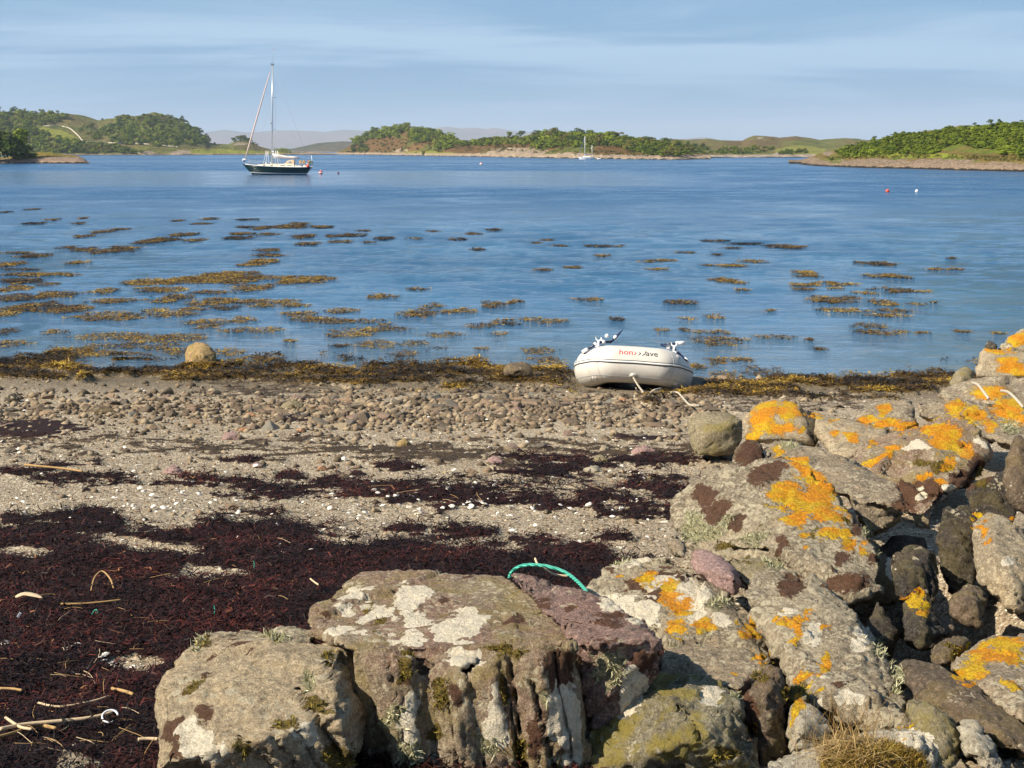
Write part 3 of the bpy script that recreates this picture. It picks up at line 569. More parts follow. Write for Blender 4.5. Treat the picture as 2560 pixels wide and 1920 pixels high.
# ------------------------------------------------------------------ trees
LEAF = {
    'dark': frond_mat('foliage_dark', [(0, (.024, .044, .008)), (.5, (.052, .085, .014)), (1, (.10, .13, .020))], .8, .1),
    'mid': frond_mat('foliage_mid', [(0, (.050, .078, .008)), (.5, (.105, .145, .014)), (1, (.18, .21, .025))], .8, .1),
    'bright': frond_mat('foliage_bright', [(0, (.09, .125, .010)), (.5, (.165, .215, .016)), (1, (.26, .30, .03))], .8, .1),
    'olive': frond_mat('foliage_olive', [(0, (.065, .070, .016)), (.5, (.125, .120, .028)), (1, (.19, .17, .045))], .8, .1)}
BARK = plain('bark', (.10, .075, .05), .9, .1)
def crown_data(seed, nl, leaf, n, flat=1., bottom=.0):
    r = np.random.default_rng(seed); V = []; A = []
    for k in range(nl):
        a = r.uniform(0, 2 * math.pi); rad = r.uniform(.0, .30) ** .8; h = r.uniform(.30, .80) if k else .72
        c = np.array([math.cos(a) * rad * 1.1, math.sin(a) * rad * 1.1, h * flat + bottom]); R = r.uniform(.15, .25)
        d = r.normal(size=(n // nl, 3)); d /= np.linalg.norm(d, axis=1)[:, None]; d[:, 2] = np.where(d[:, 2] < -.3, -d[:, 2], d[:, 2])
        p = c + d * R * r.uniform(.75, 1.08, (len(d), 1)) * np.array([1, 1, .85 * flat])
        nn = d + r.normal(size=d.shape) * .45; nn /= np.linalg.norm(nn, axis=1)[:, None]
        t = np.cross(nn, r.normal(size=d.shape)); t /= np.linalg.norm(t, axis=1)[:, None]; b = np.cross(nn, t)
        s_ = leaf * r.uniform(.6, 1.3, (len(d), 1)); tone = r.uniform(-.25, .25)
        V.append(np.stack([p - t * s_, p - b * s_ * .7, p + t * s_, p + b * s_ * .7], 1)); A.append(np.repeat(np.clip(.5 + tone + r.normal(size=len(d)) * .16, 0, 1), 4))
    V = np.concatenate(V).reshape(-1, 3); A = np.concatenate(A)
    return V, np.arange(len(V)).reshape(-1, 4), A
CROWN = {}
TRUNK = [tube([(0, 0, 0), (.01, .01, .2), (.03, 0, .42), (.02, .02, .62)], [.035, .028, .018, .008], 6, BARK, 'trunk'), tube([(0, 0, 0), (-.03, .01, .2), (-.02, 0, .42), (.04, .02, .6)], [.04, .03, .018, .008], 6, BARK, 'trunk')]
for kd in LEAF:
    CROWN[kd] = []
    for v in range(4):
        V, Fq, A = crown_data(v * 13 + len(kd), 9 + v * 2, .040, 1100); CROWN[kd].append(mesh_np('crown', V, Fq, LEAF[kd], {'rnd': A}, False))
SHRUB = {}
for kd in LEAF:
    SHRUB[kd] = []
    for v in range(4):
        V, Fq, A = crown_data(v * 7 + 3 + len(kd), 10, .045, 900, .62, -.12); SHRUB[kd].append(mesh_np('foliage', V * np.array([1.3, 1.3, 1]), Fq, LEAF[kd], {'rnd': A}, False))
def tree(land, px, py, hpx, kd, name, label, group, shrub=False, parts=False, r=random):
    g = land.at(px, py); h = hpx * g.y / F
    me = r.choice((SHRUB if shrub else CROWN)[kd]); rz = r.uniform(0, 6.28); s = Vector((h * r.uniform(.9, 1.3), h * r.uniform(.9, 1.3), h))
    if parts:
        e = empty(name, g - Vector((0, 0, h * .06)), (0, 0, rz)); e.scale = s
        add('trunk', r.choice(TRUNK), e); add('crown', me, e); o = e
    else:
        o = add(name, me, loc=g - Vector((0, 0, h * (.22 if not shrub else .1)))); o.rotation_euler = (0, 0, rz); o.scale = s
    return tag(o, label, 'shrub' if shrub else 'tree', group)
def inpoly(x, y, poly):
    c = False; j = len(poly) - 1
    for i in range(len(poly)):
        if (poly[i][1] > y) != (poly[j][1] > y) and x < (poly[j][0] - poly[i][0]) * (y - poly[i][1]) / (poly[j][1] - poly[i][1]) + poly[i][0]: c = not c
        j = i
    return c
def wood(land, poly, n, h, kinds, name, label, group, shrub=False, seed=1, spacing=.5, parts=False, fillname=None, fill=0):
    r = random.Random(seed); xs = [p[0] for p in poly]; ys = [p[1] for p in poly]; pts = []; tries = 0
    while len(pts) < n and tries < n * 60:
        tries += 1; x = r.uniform(min(xs), max(xs)); y = r.uniform(min(ys), max(ys))
        if inpoly(x, y, poly) and all(abs(x - a) > h * spacing or abs(y - b) > h * spacing * .45 for a, b in pts): pts.append((x, y))
    for x, y in pts: tree(land, x, y, h * r.uniform(.7, 1.25), r.choice(kinds), name, label, group, shrub, parts, r)
    return pts
def underwood(land, polys, n, h, kind, name, label, seed):
    """closed canopy and undergrowth between the trees one can tell apart: one stuff object"""
    r = random.Random(seed); rn = np.random.default_rng(seed); base, Fq, A = crown_data(seed, 5, .125, 85, .8, -.1); Vs = []; Fs = []; As = []
    for poly, share in polys:
        xs = [p[0] for p in poly]; ys = [p[1] for p in poly]; k = 0
        while k < n * share:
            x = r.uniform(min(xs), max(xs)); y = r.uniform(min(ys), max(ys))
            if not inpoly(x, y, poly): continue
            g = land.at(x, y); s_ = h * r.uniform(.5, 1.2) * g.y / F; a = r.uniform(0, 6.28); ca, sa = math.cos(a), math.sin(a)
            Q = base * s_ * np.array([1.35, 1.35, 1]); Q = np.stack([Q[:, 0] * ca - Q[:, 1] * sa, Q[:, 0] * sa + Q[:, 1] * ca, Q[:, 2]], 1) + np.array(g)
            Fs.append(Fq + len(base) * len(Vs)); Vs.append(Q); As.append(np.clip(A + r.uniform(-.35, .3), 0, 1)); k += 1
    V = np.concatenate(Vs); org = V.mean(0); org[2] = 0
    o = add(name, mesh_np(name, V - org, np.concatenate(Fs), LEAF[kind], {'rnd': np.concatenate(As)}, False), loc=org); tag(o, label, 'undergrowth', None, 'stuff')

def Z2(*p): return [z2(*q) for q in p]
def Z3(*p): return [z3(*q) for q in p]
def Z4(*p): return [z4(*q) for q in p]
LG = 'trees on the left hill'
A1 = Z2((-60, 98), (150, 100), (240, 108), (430, 112), (400, 150), (300, 180), (150, 190), (-60, 200)); A2 = Z2((-60, 195), (130, 195), (230, 215), (320, 250), (200, 262), (-60, 262)); A3 = Z2((120, 262), (350, 262), (480, 282), (640, 300), (900, 352), (120, 352))
A4 = Z2((650, 195), (720, 150), (830, 150), (1020, 115), (1150, 165), (1220, 210), (1285, 270), (1285, 300), (1000, 312), (760, 300), (640, 280), (560, 260)); A5 = Z2((500, 200), (560, 180), (560, 270), (500, 240))
wood(left, A1, 26, 20, ('mid', 'dark', 'mid'), 'broadleaf_tree', 'green broadleaf tree in the crest wood of the left hill above the pasture', LG, seed=1)
wood(left, A2, 16, 20, ('dark', 'mid'), 'broadleaf_tree', 'dark broadleaf tree between the crest wood and the pasture on the left hill', LG, seed=2)
wood(left, A3, 34, 18, ('dark', 'olive', 'dark', 'mid'), 'broadleaf_tree', 'dull green tree in the low wood below the pasture and the track', LG, seed=3)
wood(left, A4, 62, 19, ('dark', 'dark', 'mid'), 'broadleaf_tree', 'dark tree in the wood on the steep right shoulder of the left hill', LG, seed=4)
wood(left, A5, 5, 15, ('mid',), 'broadleaf_tree', 'tree standing on the open slope just right of the pale track', LG, seed=5)
underwood(left, [(A1, .2), (A2, .12), (A3, .28), (A4, .4)], 950, 14, 'mid', 'undergrowth', 'dark green canopy and undergrowth between the trees of the left hill', 6)
for x, y, h, lb in ((630, 150, 8, 'lone small tree on the skyline saddle of the left hill'), (1320, 300, 9, 'lone dark bush on the low ground right of the left hill'), (870, 355, 11, 'round bush on the shore below the left hill'), (1075, 315, 10, 'bush beside the end of the pale track on the left shore'), (355, 106, 10, 'dark tree standing proud on the crest of the left hill')):
    tree(left, *z2(x, y), h, 'dark', 'lone_tree', lb, 'lone trees on the left shore')
for k, (x, y, h) in enumerate(((1440, 285, 17), (1475, 280, 20), (1500, 278, 21), (1530, 288, 17), (1555, 300, 10), (1580, 302, 6))):
    tree(left, *z2(x, y), h, 'dark', 'pine_tree', 'dark tree in the clump on the grassy knoll behind the mooring', 'trees on the knoll')
for x, y, h in ((1700, 345, 14), (1730, 346, 15), (1758, 345, 14), (1780, 350, 8), (1690, 350, 9)):
    tree(left, *z2(x, y), h, 'bright', 'broadleaf_tree', 'bright green tree low on the spit right of the mast', 'trees on the spit')
IG = 'trees on the island'
I1 = Z3((190, 210), (260, 188), (300, 168), (370, 158), (430, 136), (480, 130), (430, 190), (300, 200), (200, 230)); I2 = Z3((500, 140), (590, 168), (660, 176), (660, 200), (590, 215), (540, 215), (500, 200)); I3 = Z3((640, 175), (740, 196), (780, 215), (700, 260), (640, 255))
I4 = Z3((780, 225), (850, 215), (900, 203), (1000, 204), (1180, 190), (1180, 225), (900, 235), (780, 240)); I5 = Z3((1180, 186), (1300, 168), (1390, 170), (1500, 178), (1700, 200), (1700, 245), (1500, 235), (1180, 250)); I6 = Z3((1700, 200), (1800, 212), (1900, 225), (1980, 240), (2060, 282), (1950, 296), (1850, 290), (1700, 262)); I7 = Z3((180, 250), (260, 240), (260, 278), (180, 278))
wood(isl, I1, 20, 24, ('mid', 'bright', 'mid'), 'broadleaf_tree', 'green tree on the left slope of the island hill', IG, seed=11)
wood(isl, I2, 15, 26, ('dark', 'mid', 'bright'), 'broadleaf_tree', 'tree on the right slope of the peaked island hill', IG, seed=12)
wood(isl, I3, 12, 22, ('mid', 'olive', 'bright'), 'broadleaf_tree', 'tree in the dip in the middle of the island', IG, seed=13)
wood(isl, I4, 26, 17, ('olive', 'bright', 'mid'), 'broadleaf_tree', 'low tree above the bare rock cliff of the island', IG, seed=14)
wood(isl, I5, 52, 25, ('mid', 'dark', 'mid', 'olive', 'bright'), 'broadleaf_tree', 'tree in the dense wood on the right half of the island', IG, seed=15)
wood(isl, I6, 40, 25, ('mid', 'dark', 'olive'), 'broadleaf_tree', 'tree in the wood on the low right end of the island', IG, seed=16)
wood(isl, I7, 6, 18, ('mid', 'dark'), 'broadleaf_tree', 'tree at the foot of the island slope near its left tip', IG, seed=17)
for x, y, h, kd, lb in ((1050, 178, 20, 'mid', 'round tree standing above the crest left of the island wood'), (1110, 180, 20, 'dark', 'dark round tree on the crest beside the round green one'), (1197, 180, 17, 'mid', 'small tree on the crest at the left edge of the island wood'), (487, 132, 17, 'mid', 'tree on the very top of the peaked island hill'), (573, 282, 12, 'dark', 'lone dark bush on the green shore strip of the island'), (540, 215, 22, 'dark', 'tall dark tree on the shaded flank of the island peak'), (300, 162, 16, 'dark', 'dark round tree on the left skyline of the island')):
    tree(isl, *z3(x, y), h, kd, 'lone_tree', lb, IG)
underwood(isl, [(I1, .1), (I2, .12), (I3, .1), (I4, .14), (I5, .3), (I6, .24)], 800, 17, 'mid', 'undergrowth', 'green scrub and canopy filling the gaps between the island trees', 18)
underwood(isl, [(Z3((110, 270), (200, 230), (480, 180), (620, 220), (760, 240), (1200, 235), (1700, 265), (1850, 290), (1400, 285), (900, 262), (720, 272), (300, 275)), 1)], 260, 8, 'olive', 'heather_scrub', 'low olive brown heather scrub on the lower island slopes', 19)
HG = 'shrubs on the right headland'
S1 = Z4((1000, 320), (1020, 300), (1100, 275), (1200, 252), (1400, 208), (1600, 185), (1790, 160), (1810, 250), (1700, 290), (1400, 305), (1100, 345)); S2 = Z4((1790, 160), (1990, 148), (2100, 138), (2230, 125), (2330, 330), (2212, 365), (2100, 300), (1900, 290), (1790, 250)); S3 = Z4((1050, 340), (1250, 310), (1500, 285), (1700, 285), (1650, 325), (1300, 330), (1060, 355))
wood(head, S1, 95, 20, ('mid', 'dark', 'mid'), 'hazel_shrub', 'mid green shrub in the thicket on the left slope of the right headland', HG, True, 21, .42)
wood(head, S2, 75, 22, ('bright', 'mid', 'bright'), 'hazel_shrub', 'bright green shrub on the upper right slope of the right headland', HG, True, 22, .42)
wood(head, S3, 16, 24, ('bright', 'mid'), 'hazel_shrub', 'light green shrub on the lower edge of the headland thicket', HG, True, 23)
underwood(head, [(S1, .42), (S2, .43), (S3, .15)], 900, 15, 'mid', 'undergrowth', 'green undergrowth between the shrubs of the right headland', 24)
underwood(head, [(Z4((900, 345), (1100, 350), (1500, 325), (2100, 340), (2300, 350), (2300, 385), (1700, 350), (1300, 352), (1000, 362)), 1)], 230, 8, 'olive', 'bracken', 'olive brown bracken above the rocky shore of the right headland', 25)
for x, y, h, lb in ((1248, 240, 15, 'small dark tree on the skyline nearest the low end of the right headland'), (1381, 205, 12, 'second small dark tree along the skyline of the right headland'), (1893, 138, 9, 'tiny dark bush on the flat crest of the right headland'), (1996, 135, 16, 'taller thin tree on the crest of the right headland'), (2057, 131, 15, 'thin tree on the crest right of the taller one')):
    tree(head, *z4(x, y), h, 'dark', 'lone_tree', lb, 'lone trees on the right headland crest', parts=True)
tree(head, *z4(970, 362), 16, 'dark', 'gorse_bush', 'dark round bush at the rocky low end of the right headland', 'lone bushes on the headland shore', True)
tree(head, *z4(2090, 325), 38, 'bright', 'gorse_bush', 'big bright green bush low on the right of the headland', 'lone bushes on the headland shore', True)
R1_ = Z4((220, 300), (350, 290), (600, 285), (600, 300), (480, 325), (220, 325)); R2_ = Z4((40, 262), (140, 270), (220, 320), (100, 330), (40, 300)); R3_ = Z4((640, 318), (720, 300), (730, 325), (650, 330))
wood(farR, R1_, 18, 13, ('dark', 'mid'), 'broadleaf_tree', 'dark tree in the plantation strip on the far right hill', 'trees on the far right hill', seed=31)
wood(farR, R2_, 10, 13, ('dark', 'mid'), 'broadleaf_tree', 'dark tree in the wood just behind the right tip of the island', 'trees on the far right hill', seed=32)
wood(farR, R3_ + Z4((760, 300), (820, 300), (820, 320)), 9, 11, ('dark',), 'broadleaf_tree', 'dark tree in the small clump on the far right hill shore', 'trees on the far right hill', seed=33)
underwood(farR, [(R1_, .5), (R2_, .3), (R3_, .2)], 120, 10, 'dark', 'undergrowth', 'dark wood filling the strip on the far right hill', 34)
PG = 'trees on the left point'
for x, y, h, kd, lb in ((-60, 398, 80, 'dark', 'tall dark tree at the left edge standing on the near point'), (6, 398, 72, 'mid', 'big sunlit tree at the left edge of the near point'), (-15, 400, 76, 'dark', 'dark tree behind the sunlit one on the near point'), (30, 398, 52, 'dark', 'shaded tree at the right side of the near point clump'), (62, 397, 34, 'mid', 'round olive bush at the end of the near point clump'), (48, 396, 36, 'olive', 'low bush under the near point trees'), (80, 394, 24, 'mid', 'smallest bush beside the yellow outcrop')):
    tree(point, x, y, h * (1.5 if h > 50 else 1.3), kd, 'broadleaf_tree', lb, PG, shrub=h < 40)  # dark leaf colour stands in for the black shading of this clump

# air between the hills: one closed box round everything
bm = bmesh.new(); bmesh.ops.create_cube(bm, size=1)
for v in bm.verts: v.co = Vector((v.co.x * 90000, (v.co.y + .5) * 15000 - 100, -4 if v.co.z < 0 else 225))
hm = bpy.data.materials.new('air'); hm.use_nodes = True; t_ = hm.node_tree; t_.nodes.clear()
ho = t_.nodes.new('ShaderNodeOutputMaterial'); hv = t_.nodes.new('ShaderNodeVolumePrincipled'); t_.links.new(hv.outputs[0], ho.inputs['Volume'])
hv.inputs['Color'].default_value = (.72, .84, 1, 1); hv.inputs['Density'].default_value = .00009; hv.inputs['Anisotropy'].default_value = .0
haze = add('haze', bm_me('haze', bm, hm)); tag(haze, 'thin blue haze over the bay and hills', 'haze', None, 'stuff')

# ------------------------------------------------------------------ lichen spots: (photo x, y, rx, ry, angle)
def q6(x, y, rx, ry, a=0): return (1650 + x / 2.37, 800 + y / 2.37, rx / 2.37, ry / 2.37, a)
def q7(x, y, rx, ry, a=0): return (350 + x / 1.6385, 1360 + y / 1.6385, rx / 1.6385, ry / 1.6385, a)
def q8(x, y, rx, ry, a=0): return (1400 + x / 1.907, 1300 + y / 1.907, rx / 1.907, ry / 1.907, a)
SP = {
 'O': [q6(*p) for p in ((640,520,55,50),(760,540,70,50),(600,600,55,70),(700,640,90,40),(560,680,50,20),(830,650,20,15),(920,560,50,12),(1040,670,30,20),(1130,690,35,25),(1030,595,40,8),
    (1330,520,40,50),(1230,590,65,30),(1350,620,90,20),(1450,630,70,30),(1640,640,110,60),(1700,710,80,60),(1800,780,60,40),(1320,800,140,20,-28),(1560,930,60,14),(1640,960,45,16),(1700,860,40,35),
    (1750,520,50,40),(1860,560,60,50),(1950,620,40,30),(2070,520,90,50),(2110,590,70,40),(1950,430,100,35),(2000,180,80,12),(2080,290,80,30),(2110,110,60,40),(2060,240,60,20),(2120,310,50,20),
    (830,850,60,28,15),(740,1010,100,55,-20),(920,950,130,45,45),(870,1060,160,60),(1000,1150,110,45,10),(800,1170,55,50),(1080,1270,70,36,10),(1140,1330,50,22),(850,1270,22,25),(860,1350,18,12),(700,770,30,30),
    (1900,1230,50,20),(1890,1165,40,14),(1920,1300,16,10),(2100,1190,30,14),(1260,720,25,12))]
  + [q8(*p) for p in ((430,280,35,38),(520,350,38,38),(580,410,52,44),(550,510,48,30),(690,510,50,36),(900,530,38,28),(950,660,36,25),(300,260,14,14),(840,490,15,12),
    (1110,500,26,42),(1165,425,18,13),(1160,460,14,12),(1060,480,13,35),(1130,540,24,18),(1260,670,22,46),(1160,735,38,32),(1210,805,18,13),(1260,510,26,9),(1240,740,9,14),
    (1680,370,40,36),(1740,420,28,28),(1990,650,100,55),(2100,600,100,38),(1960,720,80,28),(2150,650,60,38),(1960,775,40,12,15),(2160,800,40,20),(1130,880,36,28),(1110,920,18,30),(1650,990,38,13),(1600,1010,30,10),(815,740,14,11),(1460,150,20,20),(1300,70,60,20),(2030,80,20,12),(895,1000,12,16))],
 'W': [q7(*p) for p in ((1140,190,66,28),(1110,235,60,38),(980,290,56,24),(1140,320,58,34),(1300,350,78,46),(1350,310,50,24),(1395,300,24,18),(865,215,38,13),(840,265,32,18),(800,350,58,22,-8),(900,370,28,11),(940,205,28,11),(935,245,22,9),(1130,395,42,17),(1330,460,64,27),(1040,390,24,16),
    (2030,600,40,80),(1980,660,26,50),(1740,700,50,110),(1770,800,50,110),(1690,640,24,40),(1100,640,24,40),(1100,760,40,52),(1460,740,46,64),(1450,590,16,40),(1500,800,26,40),(230,790,56,56),(250,850,80,36),(640,770,26,18),(700,800,30,40),(1220,860,30,10))]
  + [q8(*p) for p in ((430,325,22,14),(255,395,80,44),(395,440,88,58),(615,350,74,64),(660,462,34,28),(770,465,32,28),(495,305,28,22),(350,190,80,22),(1200,530,42,38),(1390,860,66,22),(1240,870,46,18),(1100,430,26,24),(1260,745,18,13),(1450,560,44,44),(740,840,38,26),(1700,1040,76,32),(1760,1110,26,60),(1620,1020,50,16),(2140,190,18,26),(1570,230,14,50),(1300,870,20,10))]
  + [q6(*p) for p in ((1710,990,50,20),(1560,1040,30,20),(1540,995,20,8),(1710,860,16,14),(1780,770,40,24),(1900,730,24,16),(1520,750,70,24))],
 'B': [q7(*p) for p in ((1250,232,22,11),(1360,140,44,14),(1710,480,55,44),(1725,550,34,50),(1930,310,60,26),(1650,235,36,11),(1750,245,26,9),(1540,320,36,16),(2070,480,50,40),(1900,400,50,10),(130,780,42,44),(150,850,28,36),(260,690,36,28),(400,395,50,20),(305,452,18,18),(270,550,22,14),(1630,790,30,80),(1060,520,30,40),(1290,600,30,50),(800,235,16,10),(740,300,24,12))]
  + [q8(*p) for p in ((250,210,28,18),(375,300,56,28),(450,370,46,38),(520,265,56,28),(1100,310,46,52,40),(1330,790,40,20),(900,900,30,120))]
  + [q6(*p) for p in ((260,1040,66,46),(330,1130,86,56),(460,1195,54,30),(600,930,80,56),(660,890,60,34),(730,850,46,26),(580,1240,30,11),(1170,1230,26,56),(720,1320,28,46),(1080,1400,54,38),(1040,1440,28,46),(1100,1560,120,46),(1010,1580,48,26),(1200,1550,40,20),(1260,1430,36,36),(530,780,86,70),(1600,1010,110,60),(1790,960,110,60),(1890,890,70,90),(1490,1000,90,60),(1460,1080,60,50))],
 'M': [q7(*p) for p in ((1500,430,76,13),(965,335,24,13),(940,262,18,8),(1220,600,36,56),(1220,750,26,36),(1060,500,34,46),(200,600,34,34),(240,410,44,20),(610,740,44,30),(730,670,46,26),(420,820,44,28),(810,890,64,50),(780,470,22,22),(560,380,24,20),(1490,590,16,60),(1570,850,26,60))]
  + [q8(*p) for p in ((965,745,38,34),(790,1130,66,36),(1120,820,46,50),(1380,1100,10,10),(1880,620,40,20),(880,190,30,12),(1000,700,24,18))] + [q6(*p) for p in ((1550,850,60,30),(1660,880,50,36),(1900,930,30,60),(600,1230,26,10),(910,1260,26,22),(380,1340,60,20))],
 'G': [q7(*p) for p in ((1920,490,62,44),(1950,560,36,36),(1660,640,26,36),(1040,720,46,40),(1090,850,50,60),(1450,830,50,60),(690,570,36,44),(230,415,36,30),(560,380,60,34),(1590,330,10,10))]
  + [q8(*p) for p in ((300,180,56,24),(500,180,46,28),(750,390,46,28),(1600,750,28,66),(1540,620,26,46),(1500,590,14,20),(560,600,30,12),(690,580,30,14),(1010,200,40,20),(720,60,60,30),(820,840,24,20))] + [q6(*p) for p in ((250,1260,110,50),(400,1200,56,36),(550,1300,76,36),(1230,1240,16,40),(200,1180,50,30),(2080,640,60,40),(1300,1400,24,20),(760,740,60,20))],
}
MOSS = frond_mat('moss_tuft', [(0, (.07, .05, .012)), (.5, (.16, .12, .025)), (1, (.27, .21, .045))], .9, .05)
TUFT = frond_mat('lichen_tuft', [(0, (.22, .21, .12)), (.5, (.36, .35, .21)), (1, (.50, .48, .32))], .9, .05)
def ribbons(Pp, Dd, Nn, L, Wd, curl, rnd, seg=3, taper=.7, twist=None):
    """many little bent strips: base P, direction D, surface normal N"""
    n = len(Pp); S = np.cross(Dd, Nn); S /= np.maximum(np.linalg.norm(S, axis=1), 1e-6)[:, None]; rows = []
    for k in range(seg + 1):
        s_ = k / seg; c = Pp + Dd * (L * s_)[:, None] + Nn * (curl * L * (s_ * s_ if twist is None else np.sin(s_ * 3.1)))[:, None]
        if twist is not None: c = c + S * (twist * L * np.sin(s_ * 4.2))[:, None]
        w = Wd * (.55 + .45 * math.sin(min(1, s_ * 1.4 + .3) * 2.2)) * (1 - taper * s_ ** 2)
        rows.append(c - S * w[:, None]); rows.append(c + S * w[:, None])
    V = np.stack(rows, 1).reshape(-1, 3); b = (np.arange(n) * 2 * (seg + 1))[:, None]
    q = np.concatenate([np.stack([b[:, 0] + 2 * k, b[:, 0] + 2 * k + 1, b[:, 0] + 2 * k + 3, b[:, 0] + 2 * k + 2], 1) for k in range(seg)])
    return V, q, np.repeat(rnd, 2 * (seg + 1))

# ------------------------------------------------------------------ the big rocks
def rock(label, mat, d, s, outline, ridge=(), T=.55, sx=0., vox=None, rough=1., strata=0, cracks=(), extra=(), shrink=.72, sm=5, name='rock', cat='rock', group=None, facet=.018, tufts=True):
    """outline and ridge in photo pixels; d = metres to its lowest edge, s = how much farther its top edge lies"""
    def hull(bm, outl, rdg, d, s, T, sx):
        ys = [p[1] for p in outl]; y0, y1 = max(ys), min(ys); xs = [p[0] for p in outl]; xm = sum(xs) / len(xs); hw = (max(xs) - min(xs)) / 2
        def Yat(x, y): return d + s * (y0 - y) / (y0 - y1) + sx * (x - xm) / hw
        cx, cy = xm, sum(ys) / len(ys); pts = []
        for p in outl: pts.append(P(p[0], p[1], Yat(p[0], p[1]) + (p[2] if len(p) > 2 else 0)))
        for p in rdg: pts.append(P(p[0], p[1], Yat(p[0], p[1]) + p[2]))
        for p in outl: pts.append(P(cx + (p[0] - cx) * shrink, cy + (p[1] - cy) * shrink + 10, Yat(p[0], p[1]) + T))
        vs = [bm.verts.new(p) for p in pts]
        r = bmesh.ops.convex_hull(bm, input=vs)
        dead = {g for g in r['geom_interior'] + r['geom_unused'] if isinstance(g, bmesh.types.BMVert) and g.is_valid}
        bmesh.ops.delete(bm, geom=list(dead), context='VERTS')
    bm = bmesh.new(); hull(bm, outline, ridge, d, s, T, sx)
    for e in extra:
        b2 = bmesh.new(); hull(b2, e['o'], e.get('r', ()), e['d'], e['s'], e.get('T', .4), e.get('sx', 0)); t_ = bpy.data.meshes.new('t'); b2.to_mesh(t_); b2.free(); bm.from_mesh(t_); bpy.data.meshes.remove(t_)
    me = bm_me('t', bm); o = bpy.data.objects.new('t', me); COL.objects.link(o)
    vz = vox or d * .0022
    md = o.modifiers.new('r', 'REMESH'); md.mode = 'VOXEL'; md.voxel_size = vz
    ms = o.modifiers.new('s', 'SMOOTH'); ms.factor = .5; ms.iterations = max(1, sm - 3)
    dg = bpy.context.evaluated_depsgraph_get(); ev = o.evaluated_get(dg); m2 = bpy.data.meshes.new_from_object(ev)
    bpy.data.objects.remove(o); bpy.data.meshes.remove(me)
    nv = len(m2.vertices); V = np.empty(nv * 3, np.float32); m2.vertices.foreach_get('co', V); V = V.reshape(-1, 3).astype(float)
    N = np.empty(nv * 3, np.float32); m2.vertices.foreach_get('normal', N); N = N.reshape(-1, 3).astype(float)
    sd = (sum(map(ord, label)) * 7) % 9973; off = np.array([sd * .37 % 50, sd * .11 % 50, sd * .73 % 50]); size = float(max(V.max(0) - V.min(0)))
    q = V + off
    wq = fbm(q * 5, 3, 8)[:, None] * .25
    dsp = fbm(q * 2.2 / max(size, .3), 3, 1) * .03 * size * rough
    dsp += facets(q * (4.2 / max(size, .3)) + wq, 4) * facet * size * 1.5 * rough + facets(q * (11 / max(size, .3)) * np.array([1, 1, 1.4]) + wq * 2, 9) * facet * size * .5 * rough
    dsp += facets(q * 34 + wq * 3, 19) * .009 * rough
    rd_ = np.abs(fbm(q * 5.5 + 3, 4, 23, .55)); dsp += -(1 - smooth(0, .022, rd_)) * .010 * rough
    dsp += fbm(q * 18, 4, 2, .65) * .006 * rough + fbm(q * 60, 3, 6, .7) * .007 * rough
    px, py = topx(V)
    if not strata and size > .35:
        hv_ = (sd % 17) / 17 - .5; strata = ((hv_ * 1.4, .35, 1 - abs(hv_)), 13 + sd % 9, .010)
    if strata:
        ax = np.array(strata[0], float); ax /= np.linalg.norm(ax); u = (V @ ax) * strata[1] + fbm(q * 3, 3, 12) * 2.2
        saw = (u - np.floor(u)); st_ = h3(np.floor(u).astype(int), np.zeros(nv, int), np.zeros(nv, int), 3) - .5
        up = 1 - smooth(.75, .95, N[:, 2]); dsp += (st_ * 1.2 + (saw ** 6) * -1.6) * strata[2] * up - (1 - smooth(0, .10, np.minimum(saw, 1 - saw))) * (vnoise(q * 7, 77) > .52) * .006
    V = V + N * dsp[:, None]
    for pts, w, dep in cracks:
        cd = np.full(nv, 1e9)
        for (ax_, ay_), (bx_, by_) in zip(pts, pts[1:]):
            vx, vy = bx_ - ax_, by_ - ay_; t = np.clip(((px - ax_) * vx + (py - ay_) * vy) / (vx * vx + vy * vy), 0, 1)
            cd = np.minimum(cd, np.hypot(px - ax_ - vx * t, py - ay_ - vy * t))
        cd = cd + fbm(q * 22, 3, 15) * w * 1.4
        k = np.exp(-np.clip(cd / w, 0, 9) ** 2) * (N[:, 1] < .35); V = V + np.array([.12, 1, -.1]) * (k * dep)[:, None]
    px, py = topx(V); front = smooth(.35, -.05, N[:, 1]); sc_w = F / d * .05
    wx = px + fbm(q * 13, 4, 61, .6) * sc_w * 2; wy = py + fbm(q * 13, 4, 67, .6) * sc_w * 2
    ch = {}
    for k in SP:
        near = [sp for sp in SP[k] if px.min() - 60 < sp[0] < px.max() + 60 and py.min() - 60 < sp[1] < py.max() + 60]
        ch[k] = ({'W': 1.35, 'O': 1.22}.get(k, 1.12) * paint(wx, wy, near)) * front if near else np.zeros(nv)
    org = np.array([V[:, 0].mean(), V[:, 1].mean(), V[:, 2].min()])
    nl = len(m2.polygons); L = np.empty(nl * 4, np.int32)
    quads = len(m2.loops) == nl * 4
    if quads:
        m2.loops.foreach_get('vertex_index', L); Fq = L.reshape(-1, 4)
    else: Fq = np.array([list(p.vertices)[:4] for p in m2.polygons if len(p.vertices) >= 4])
    la = np.stack([ch['O'], ch['W'], ch['B']], 1); lb = np.stack([ch['M'], ch['G'], ch['M'] * 0], 1)
    o = add(name, mesh_np(name, V - org, Fq, MAT[mat] if isinstance(mat, str) else mat, {'lichen_a': la, 'lichen_b': lb}), loc=org)
    bpy.data.meshes.remove(m2); tag(o, label, cat, group)
